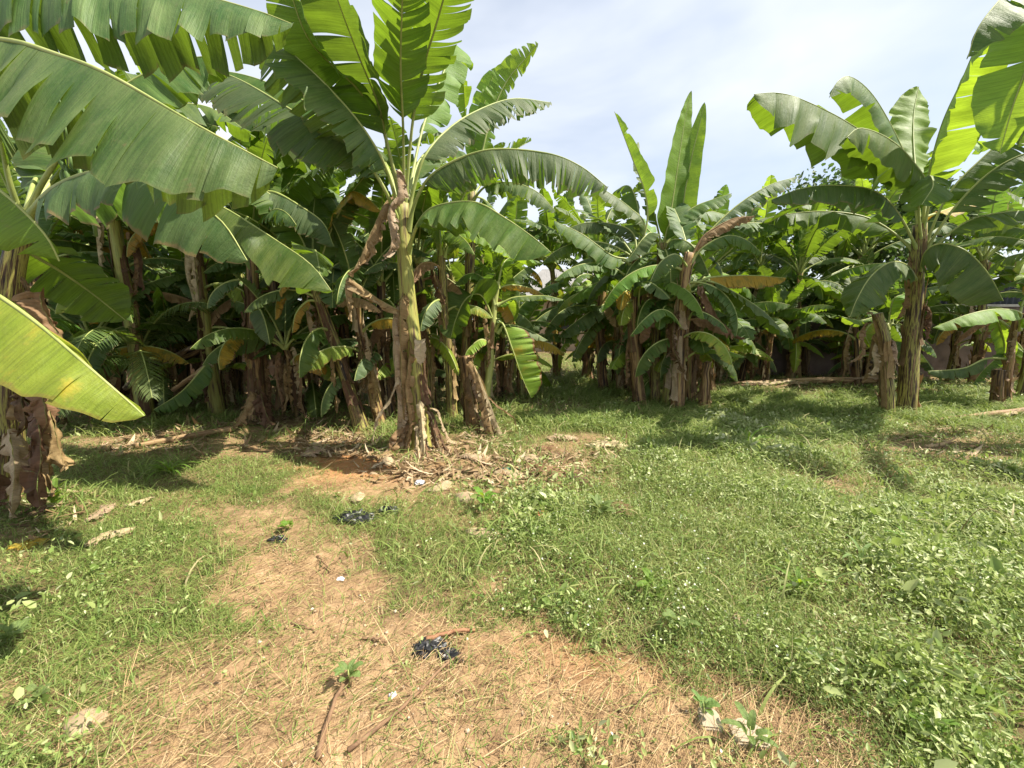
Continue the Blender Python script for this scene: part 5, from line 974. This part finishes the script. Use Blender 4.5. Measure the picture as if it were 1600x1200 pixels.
# fallen trunks
MLOG = trunk_mat('fallen_stem', [(.28, (.05, .03, .018)), (.42, (.20, .12, .06)), (.52, (.34, .22, .11)), (.62, (.45, .33, .19)), (.75, (.14, .08, .04))], .3)
def log(name, pts, r0, r1, label, seed, sheaths=10, mat=None, cat='fallen stem', shm=None):
    P = [np.array(p, float) for p in pts]
    e = empty(name, P[0], label, cat)
    (V, Fc, UV), Pp, rad = trunk_geo(P, r0, r1, seed)
    link('stem', mesh('stem', V - P[0], Fc, mat or MLOG, UV), e)
    rng = np.random.default_rng(seed)
    for i in range(sheaths):
        a = rng.uniform(0, .8); i0 = int(a * 29); i1 = min(29, i0 + rng.integers(5, 10)); off = np.array([rng.normal(0, .02), -r0 * rng.uniform(.5, 1.1), r0 * rng.uniform(.1, 1.0)])
        q = [Pp[i0] + off * .8, Pp[(i0 + i1) // 2] + off * 1.2, Pp[i1] + off * rng.uniform(.9, 2.2) - [0, 0, rng.uniform(0, .08)]]
        q = [np.array([v[0], v[1], max(v[2], .02)]) for v in q]
        add_leaf(e, q, shm or [MDRY, MDRYP, MDRYD][i % 3], 'dry_sheath', rib=False, pf=0, w=rng.uniform(.03, .07), dn=40, df=50, curl=50, tears=2, var=14, crump=.02, n=22, nu=4, seed=seed * 5 + i)
    return e
a, b_, c = gnd(1374, 606), gnd(1240, 604), gnd(1105, 608)
log('fallen_log', [a + [0, 0, .16], b_ + [0, 0, .10], c + [0, 0, .05]], .075, .05, 'fallen brown banana trunk lying along the grass left of the big right plant', 71, 12)
a, b_ = gnd(1610, 650), gnd(1452, 662)
log('fallen_stalk', [a + [0, 0, .10], (a + b_) / 2 + [0, 0, .07], b_ + [0, 0, .03]], .04, .025, 'thin pale stalk lying on the grass by the right edge', 72, 2)
a, b_ = gnd(362, 677), gnd(212, 700)
log('fallen_stalk', [a + [0, 0, .05], (a + b_) / 2 + [0, 0, .05], b_ + [0, 0, .03]], .035, .03, 'straight pale stalk lying in the left shade', 73, 0)
log('leaning_log', [gnd(188, 622) + [0, 0, .08], at(240, 580, 6.6), at(290, 556, 6.4), at(326, 540, 6.3)], .085, .06, 'dead brown log leaning up to the right before the low left wall', 74, 6, MTRUNKD)
log('broken_stalks', [gnd(225, 645) + [0, 0, .05], at(285, 600, 5.9), at(330, 568, 6.0), at(362, 535, 6.2)], .03, .035, 'bundle of broken tan leaf stalks slanting up to the right, left of the skirted stem', 75, 5)
pl = None
def groundblade(pts, w, mat, label, seed, **kw):
    o0 = pts[0]
    e = empty('fallen_leaf', o0, label, 'fallen leaf', 'fallen green banana leaves')
    add_leaf(e, pts, mat, 'blade', w=w, seed=seed, **kw); return e
groundblade([at(360, 540, 6.15), at(330, 560, 5.9), at(285, 610, 5.7), at(240, 640, 5.6)], .2, MLEAF, 'broken green leaf folded on the ground beside the tan leaf stalks', 81, dn=60, df=50, tears=8, var=14, pf=.3)
groundblade([gnd(1545, 585) + [0, 0, .25], gnd(1510, 590) + [0, 0, .2], gnd(1470, 588) + [0, 0, .12], gnd(1440, 580) + [0, 0, .05]], .22, MLEAFG, 'green leaf fallen flat on the grass behind the low stub', 82, dn=60, df=40, tears=8, var=12, pf=.1)
# individual weeds in front
MSPRIG = leaf_mat('weed_single', (.13, .21, .055), (.20, .275, .09), (.16, .22, .08), (.30, .42, .06), edge=.1, tf=.35)
def weed(px, py, n, ln, wd, mat, label, seed, strap=False, up=60, group='single weeds standing out of the ground cover'):
    p = gnd(px, py); rng = np.random.default_rng(seed); V, Q, UV = [], [], []; off = 0
    e = empty('weed', p, label, 'weed', group)
    for i in range(n):
        az = i * 2.4 + rng.normal(0, .3); el = up + rng.normal(0, 14); l = ln * rng.uniform(.7, 1.2)
        hgt = 0 if strap else rng.uniform(.1, .8) * ln
        pts = arc((rng.normal(0, .004), rng.normal(0, .004), hgt + .003), az, l, el, el - (95 if strap else 60), 1.2)
        (v, q, u), _ = leaf_geo(pts, pf=0 if strap else .3, w=wd * rng.uniform(.7, 1.2), dn=-15, df=-15, curl=10, tears=0, var=3, seed=seed + i, n=14, nu=3, tip=.25 if strap else .4, local_near=1)
        V.append(v); Q.append(q + off); UV.append(u); off += len(v)
    link('leaves', mesh('leaves', np.vstack(V), np.vstack(Q), mat, np.vstack(UV)), e)
    if not strap:
        v, f, u = tube(np.array([[0, 0, -.01], [.004, 0, ln * .4], [.0, .004, ln * .95]]), [.004, .0035, .002], 6)
        link('stalk', mesh('stalk', v, f, MRIB, u), e)
    return e
weed(1528, 1085, 8, .16, .011, MYOUNG, 'broad-bladed grass plant at the lower right edge', 301, True)
weed(1480, 1120, 6, .13, .010, MYOUNG, 'curved grass shoot left of the broad-bladed plant at the lower right', 302, True)
weed(1440, 1160, 7, .11, .014, MYOUNG, 'leafy shoot at the bottom edge, lower right', 303)
weed(1170, 1165, 7, .09, .013, MSPRIG, 'grey-green leafy weed against the right of the cracked slab', 304)
weed(1098, 1120, 6, .07, .012, MSPRIG, 'small leafy weed at the left of the cracked slab', 305)
weed(24, 1010, 16, .08, .015, MSPRIG, 'bushy broad-leaved weed at the left edge of the foreground', 306)
weed(60, 1100, 9, .06, .011, MSPRIG, 'low broad-leaved weed in the bottom left corner', 307)
weed(545, 1072, 9, .07, .012, MSPRIG, 'small grey-green weed at the top of the dark crooked stick', 308)
weed(756, 802, 12, .12, .022, MYOUNG, 'bright bushy weed among the stones of the debris', 310)
weed(935, 810, 14, .15, .022, MSPRIG, 'leafy dark green weed in front of the debris heap', 312)
weed(1170, 700, 10, .35, .009, MYOUNG, 'arching tall grass plant in the sun right of the debris', 313, True, up=75)
weed(1245, 930, 9, .2, .010, MYOUNG, 'pale arching grass plant in the middle of the right weeds', 314, True, up=70)
weed(1420, 870, 9, .22, .011, MYOUNG, 'tall pale grass plant in the right weeds beside the seed head', 315, True, up=70)
weed(1340, 890, 9, .2, .010, MSPRIG, 'upright grass clump in the middle right weeds', 316, True, up=70)
weed(265, 742, 16, .28, .008, MYOUNG, 'sunlit grass tuft in the left shade', 317, True, up=65)
weed(1020, 940, 8, .10, .02, MYOUNG, 'bright broad-leaved weed at the middle of the weeds in the foreground', 318)
weed(1060, 1000, 8, .10, .018, MSPRIG, 'greyish broad-leaved weed at the front edge of the ground cover', 319)
weed(450, 830, 8, .06, .02, MYOUNG, 'little bright weed on the path edge above the black scrap', 320)
weed(90, 800, 14, .14, .02, MYOUNG, 'bright clover-like weed at the foot of the fruiting plant', 321)
def seedhead(px, py, tip, label, seed):
    a = gnd(px, py); b_ = gnd(*tip); rng = np.random.default_rng(seed)
    P, Ln = spline([a, a + (b_ - a) * .3 + [0, 0, .22], a + (b_ - a) * .75 + [0, 0, .24], b_ + [0, 0, .14]], 40)
    e = empty('grass_seed_head', a, label, 'seed head')
    v, f, u = tube(P - a, np.linspace(.003, .0012, 40), 5); link('stalk', mesh('stalk', v, f, MRIBD, u), e)
    n = 260; s = rng.integers(20, 40, n); d = nrm(rng.normal(0, 1, (n, 3)) + [0, 0, -.2]); p = P[s] - a; l = rng.uniform(.012, .03, n)[:, None]
    t = nrm(P[39] - P[20]); dd = nrm(d * .7 + t)
    sd = np.cross(dd, [0, 0, 1.]) * .0018
    V = np.stack([p - sd, p + sd, p + dd * l + sd * .4, p + dd * l - sd * .4], 1).reshape(-1, 3)
    Q = np.arange(n * 4).reshape(-1, 4)
    link('plume', mesh('plume', V, Q, MDRYP, np.tile([[.5, 0]], (n * 4, 1)), smooth=False), e)
seedhead(1495, 838, (1578, 862), 'drooping pale seed head over the right weeds', 1)
seedhead(1480, 690, (1540, 712), 'small yellow seed head in the right shade', 2)
# ================================================================== WALLS, HOUSE, TREES BEHIND
def box(V0, V1): 
    (x0, y0, z0), (x1, y1, z1) = V0, V1
    return [(x0, y0, z0), (x1, y0, z0), (x1, y1, z0), (x0, y1, z0), (x0, y0, z1), (x1, y0, z1), (x1, y1, z1), (x0, y1, z1)], [(0, 3, 2, 1), (4, 5, 6, 7), (0, 1, 5, 4), (1, 2, 6, 5), (2, 3, 7, 6), (3, 0, 4, 7)]
def boxes(name, bl, mat, parent=None, rot=0, loc=(0, 0, 0)):
    V, Fc = [], []
    for a, b_ in bl:
        v, f = box(a, b_); k = len(V); V += v; Fc += [tuple(i + k for i in q) for q in f]
    me = mesh(name, V, Fc, mat, smooth=False)
    o = link(name, me, parent, loc if parent is None else None)
    if parent is None: o.rotation_euler = (0, 0, rot)
    return o
def brickmat(name, c1, c2, mort, scale=5):
    m, nt, N, L, M, mix, ramp, noise, out = newmat(name)
    tc = N('TexCoord').outputs['Object']; sp = N('SeparateXYZ'); L(tc, sp.inputs[0]); cb = N('CombineXYZ'); L(sp.outputs[0], cb.inputs[0]); L(sp.outputs[2], cb.inputs[1])
    br = N('TexBrick', i_Scale=1.0); L(cb.outputs[0], br.inputs['Vector'])
    for k, v in (('Brick Width', .42), ('Row Height', .21), ('Mortar Size', .012)): br.inputs[k].default_value = v
    br.inputs['Color1'].default_value = c1 + (1,); br.inputs['Color2'].default_value = c2 + (1,); br.inputs['Mortar'].default_value = mort + (1,)
    n = noise(tc, 3, 6, .7); c = mix(M('MULTIPLY', n, .6), br.outputs[0], (.09, .07, .05))
    b = N('BsdfPrincipled', i_Roughness=.95); L(c, b.inputs['Base Color'])
    bp = N('Bump', i_Strength=.5, i_Distance=.02); L(M('ADD', n, br.outputs['Fac']), bp.inputs['Height']); L(bp.outputs[0], b.inputs['Normal']); L(b.outputs[0], out.inputs[0])
    return m
MBRICK = brickmat('block_wall', (.24, .15, .10), (.20, .125, .08), (.16, .12, .09))
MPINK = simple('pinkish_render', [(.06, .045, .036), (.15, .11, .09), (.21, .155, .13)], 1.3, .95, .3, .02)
MCAP = simple('concrete_cap', [(.32, .30, .27), (.42, .40, .36)], 5, .9, .3)
MSHEET = simple('blue_grey_sheet', [(.018, .022, .026), (.035, .042, .048)], 1.5, .6, .1)
def wall(name, x0, x1, Y, h, mat, label, rot=0, cap=None, posts=True):
    e = empty(name, (x0, Y, 0), label, 'wall'); e.rotation_euler = (0, 0, rot)
    L_ = x1 - x0
    boxes('masonry', [((0, 0, -.2), (L_, .16, h))], mat, e)
    if cap: boxes('coping', [((-.02, -.03, h), (L_ + .02, .19, h + .06))], MCAP, e)
    if posts: boxes('pier', [((k, -.04, -.2), (k + .28, -.001, h - .02)) for k in np.arange(1.2, L_ - .3, 2.9)], mat, e)
    return e
wall('boundary_wall', -16, -4.05, 9.2, 1.02, MBRICK, 'low brown block wall with a pale coping behind the left stems', 0, True)
e = wall('boundary_wall', 6.4, 18, 10.7, 1.78, MPINK, 'pinkish rendered wall in the shade behind the big right-hand plant', -.05, True)
# dark sheet screen standing on the right wall's far side
e = empty('sheet_fence', (6.2, 11.25, 0), 'dark blue-grey corrugated sheet fence rising behind the pinkish wall on the right', 'fence'); e.rotation_euler = (0, 0, -.05)
n = 400; xs = np.linspace(0, 12, n); V = []
for z in (0, 2.5): V += [(x_, .025 * math.sin(x_ * 2 * math.pi / .15), z) for x_ in xs]
for z in (0, 2.5): V += [(x_, .025 * math.sin(x_ * 2 * math.pi / .15) + .004, z) for x_ in xs]
Q = [(i, i + 1, n + i + 1, n + i) for i in range(n - 1)] + [(2 * n + i + 1, 2 * n + i, 3 * n + i, 3 * n + i + 1) for i in range(n - 1)]
link('corrugated_sheet', mesh('corrugated_sheet', V, Q, MSHEET, smooth=True), e)
boxes('rail', [((0, .04, 2.3), (12, .09, 2.38)), ((0, .04, .6), (12, .09, .68))], MCAP, e)
# house far back
e = empty('house', (.6, 19, 0), 'tan rendered house with a grey roof seen through the far gap', 'house')
MTAN = simple('tan_render', [(.40, .29, .19), (.50, .38, .26)], 1.5, .95, .2); MROOF = simple('grey_roof', [(.16, .155, .15), (.27, .26, .25)], 3, .8, .3, stretch=(8, 1, 1))
boxes('wall', [((0, 0, -.2), (5.5, 4, 2.5))], MTAN, e)
V = [(-.4, -.5, 2.45), (5.9, -.5, 2.45), (5.9, 4.5, 2.45), (-.4, 4.5, 2.45), (.9, 2, 3.9), (4.6, 2, 3.9)]
link('roof', mesh('roof', V, [(0, 1, 5, 4), (1, 2, 5), (2, 3, 4, 5), (3, 0, 4), (0, 3, 2, 1)], MROOF, smooth=False), e)
MWIN = simple('window_dark', [(.03, .03, .03), (.05, .05, .05)], 2, .3, 0)
for wx in (1.2, 3.6):
    w_ = boxes('window', [((wx, -.06, 1.0), (wx + 1.05, -.005, 1.9))], MWIN, e)
# earth bank behind the far gap
# background broadleaf trees
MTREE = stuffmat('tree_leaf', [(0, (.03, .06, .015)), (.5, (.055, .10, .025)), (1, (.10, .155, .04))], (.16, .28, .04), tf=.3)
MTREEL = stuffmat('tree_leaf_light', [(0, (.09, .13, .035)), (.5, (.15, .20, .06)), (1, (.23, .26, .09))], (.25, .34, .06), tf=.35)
MBARK = simple('tree_bark', [(.08, .055, .035), (.17, .12, .08)], 8, .95, .6, .02, stretch=(1, 1, .2))
def tree(x, y, h, rad, seed, label, mat, nleaf=9000, ls=.16):
    rng = np.random.default_rng(seed); e = empty('tree', (x, y, 0), label, 'tree', 'broadleaf trees behind the grove')
    Vt, Ft, Ut = [], [], []; off = 0
    def addt(pts, r0, r1):
        nonlocal off
        P, _ = spline(pts, 12); v, f, u = tube(P, np.linspace(r0, r1, 12), 8); Vt.append(v); Ut.append(u); Ft.extend([tuple(i + off for i in q) for q in f]); off += len(v)
    addt([(0, 0, -.2), (.1, 0, h * .25), (.05, .1, h * .5), (0, 0, h * .75)], .18, .06)
    C = []
    for i in range(16):
        a = rng.uniform(0, 6.28); z = rng.uniform(.35, .95) * h; q = rad * rng.uniform(.3, .85) * (1.1 - .5 * abs(z / h - .6) * 2)
        c = np.array([q * math.cos(a), q * math.sin(a), z]); C.append((c, rad * rng.uniform(.28, .5)))
        addt([(0, 0, z * .55), tuple(c * [.5, .5, 0] + [0, 0, z * .8]), tuple(c)], .06, .02)
    link('trunk', mesh('trunk', np.vstack(Vt), Ft, MBARK, np.vstack(Ut)), e)
    k = rng.integers(0, len(C), nleaf); d = nrm(rng.normal(0, 1, (nleaf, 3))) * (rng.random((nleaf, 1)) ** .45)
    P = np.array([C[i][0] for i in k]) + d * np.array([C[i][1] for i in k])[:, None] * [1, 1, .75]
    l = rng.uniform(.6, 1.3, nleaf) * ls
    global RNG
    save = RNG; RNG = rng
    me = leaflets('crown', P[:, 0], P[:, 1], P[:, 2], l, l * .55, mat, np.clip(rng.normal(.5, .25, nleaf), 0, 1), .8); RNG = save
    link('crown', me, e)
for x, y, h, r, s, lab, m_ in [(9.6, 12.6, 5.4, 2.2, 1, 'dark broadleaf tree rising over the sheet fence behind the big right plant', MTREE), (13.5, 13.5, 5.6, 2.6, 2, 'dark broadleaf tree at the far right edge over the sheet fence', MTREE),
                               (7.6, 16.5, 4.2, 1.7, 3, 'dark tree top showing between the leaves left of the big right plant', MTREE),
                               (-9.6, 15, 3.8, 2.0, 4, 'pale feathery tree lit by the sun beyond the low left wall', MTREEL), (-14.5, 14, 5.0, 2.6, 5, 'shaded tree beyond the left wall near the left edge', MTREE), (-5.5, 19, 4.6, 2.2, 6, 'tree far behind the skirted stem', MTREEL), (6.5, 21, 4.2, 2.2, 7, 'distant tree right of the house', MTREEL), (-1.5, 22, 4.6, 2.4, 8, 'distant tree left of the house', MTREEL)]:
    tree(x, y, h, r, s, lab, m_)
# feather palms on the left
def palm(x, y, h, seed, label, nf=11):
    rng = np.random.default_rng(seed); e = empty('palm', (x, y, 0), label, 'palm')
    P, Ln = spline([(0, 0, -.1), (.05, 0, h * .5), (.02, 0, h)], 14)
    v, f, u = tube(P, np.linspace(.12, .09, 14), 10); link('trunk', mesh('trunk', v, f, MBARK, u), e)
    for i in range(nf):
        az = i * 2.4 + rng.normal(0, .2); el = rng.uniform(15, 80); pts = arc((.02, 0, h), az, rng.uniform(1.5, 2.0), el, el - rng.uniform(70, 120), 1.2)
        (V, Q, U), (tv, tq, tu) = leaf_geo(pts, pf=.15, w=.38, dn=20, df=20, curl=30, tears=0, var=3, seed=seed + i, n=10, nu=2, local_near=1)
        Pp, L_ = spline(pts, 60); T = nrm(np.gradient(Pp, axis=0)); S = nrm(np.cross(T, [0, 0, 1.]))
        vv, qq, uu = [], [], []
        for k in range(10, 59):
            q = k / 59; l = .42 * math.sin(math.pi * min(1, .12 + q * .86)) ** .6
            for sg in (-1, 1):
                d = nrm(sg * S[k] + T[k] * .7 - np.array([0, 0, .25 + .3 * rng.random()])); w2 = T[k] * .012
                a0 = Pp[k]; a1 = a0 + d * l * .55; a2 = a1 + nrm(d - [0, 0, .7]) * l * .45; b0 = len(vv)
                vv += [a0 - w2, a0 + w2, a1 - w2, a1 + w2, a2]; qq += [(b0, b0 + 1, b0 + 3, b0 + 2), (b0 + 2, b0 + 3, b0 + 4)]; uu += [[.5, q], [.6, q], [.5, q], [.6, q], [.55, q]]
        fr = link('frond', mesh('frond', vv, qq, MLEAFG, uu, smooth=False), e); link('midrib', mesh('midrib', tv, tq, MRIB, tu), fr)
palm(-5.6, 6.1, .9, 5, 'low feather palm with drooping fronds in the left shade')
palm(-7.2, 8.2, 2.4, 9, 'taller feather palm whose fronds show between the left banana leaves')
# ================================================================== LIGHT, SKY, CAMERA
AZ, EL = 95.0, 54.0
w = bpy.data.worlds.new('World'); SC.world = w; w.use_nodes = True; nt = w.node_tree; nt.nodes.clear()
def WN(t): return nt.nodes.new('ShaderNode' + t)
sky = WN('TexSky'); sky.sky_type = 'NISHITA'; sky.sun_disc = False; sky.sun_elevation = R(EL); sky.sun_rotation = R(AZ); sky.air_density = 1.0; sky.dust_density = 1.6; sky.ozone_density = 1.2
tc = WN('TexCoord'); mp = WN('Mapping'); mp.inputs['Scale'].default_value = (1.0, 1.0, 2.6); mp.inputs['Location'].default_value = (.35, .2, .1); nz = WN('TexNoise'); nz.inputs['Scale'].default_value = 1.5; nz.inputs['Detail'].default_value = 5; nz.inputs['Roughness'].default_value = .5; nz.inputs['Distortion'].default_value = .35
nt.links.new(tc.outputs['Generated'], mp.inputs[0]); nt.links.new(mp.outputs[0], nz.inputs['Vector'])
cr = WN('ValToRGB'); cr.color_ramp.elements[0].position = .36; cr.color_ramp.elements[0].color = (.38, .38, .38, 1); cr.color_ramp.elements[1].position = .66; cr.color_ramp.elements[1].color = (.95, .95, .95, 1)
nt.links.new(nz.outputs[0], cr.inputs[0])
mx = WN('Mix'); mx.data_type = 'RGBA'; mx.inputs[7].default_value = (6.1, 6.4, 6.8, 1)
nt.links.new(cr.outputs[0], mx.inputs['Factor']); nt.links.new(sky.outputs[0], mx.inputs[6])
bg = WN('Background'); bg.inputs['Strength'].default_value = .083; wo = WN('OutputWorld')
nt.links.new(mx.outputs[2], bg.inputs[0]); nt.links.new(bg.outputs[0], wo.inputs[0])
sl = bpy.data.lights.new('sun', 'SUN'); sl.energy = 5.0; sl.angle = R(.5); sl.color = (1, .93, .80); so = bpy.data.objects.new('sun', sl); COL.objects.link(so)
sd = Vector((math.sin(R(AZ)) * math.cos(R(EL)), math.cos(R(AZ)) * math.cos(R(EL)), math.sin(R(EL))))
so.rotation_euler = sd.to_track_quat('Z', 'Y').to_euler(); so.location = (8, 2, 14)
cam = bpy.data.cameras.new('camera'); cam.sensor_width = 36; cam.lens = 36 * F / 1600; cam.clip_end = 2000; cam.clip_start = .05
co = bpy.data.objects.new('camera', cam); COL.objects.link(co); co.location = (0, 0, H); co.rotation_euler = (math.pi / 2 - TH, 0, 0); SC.camera = co
SC.view_settings.view_transform = 'Standard'; SC.view_settings.look = 'None'; SC.view_settings.exposure = 1.12; SC.view_settings.gamma = 1
SC.cycles.max_bounces = 8; SC.cycles.transmission_bounces = 6; SC.cycles.diffuse_bounces = 6; SC.cycles.glossy_bounces = 2
SC.cycles.use_denoising = True
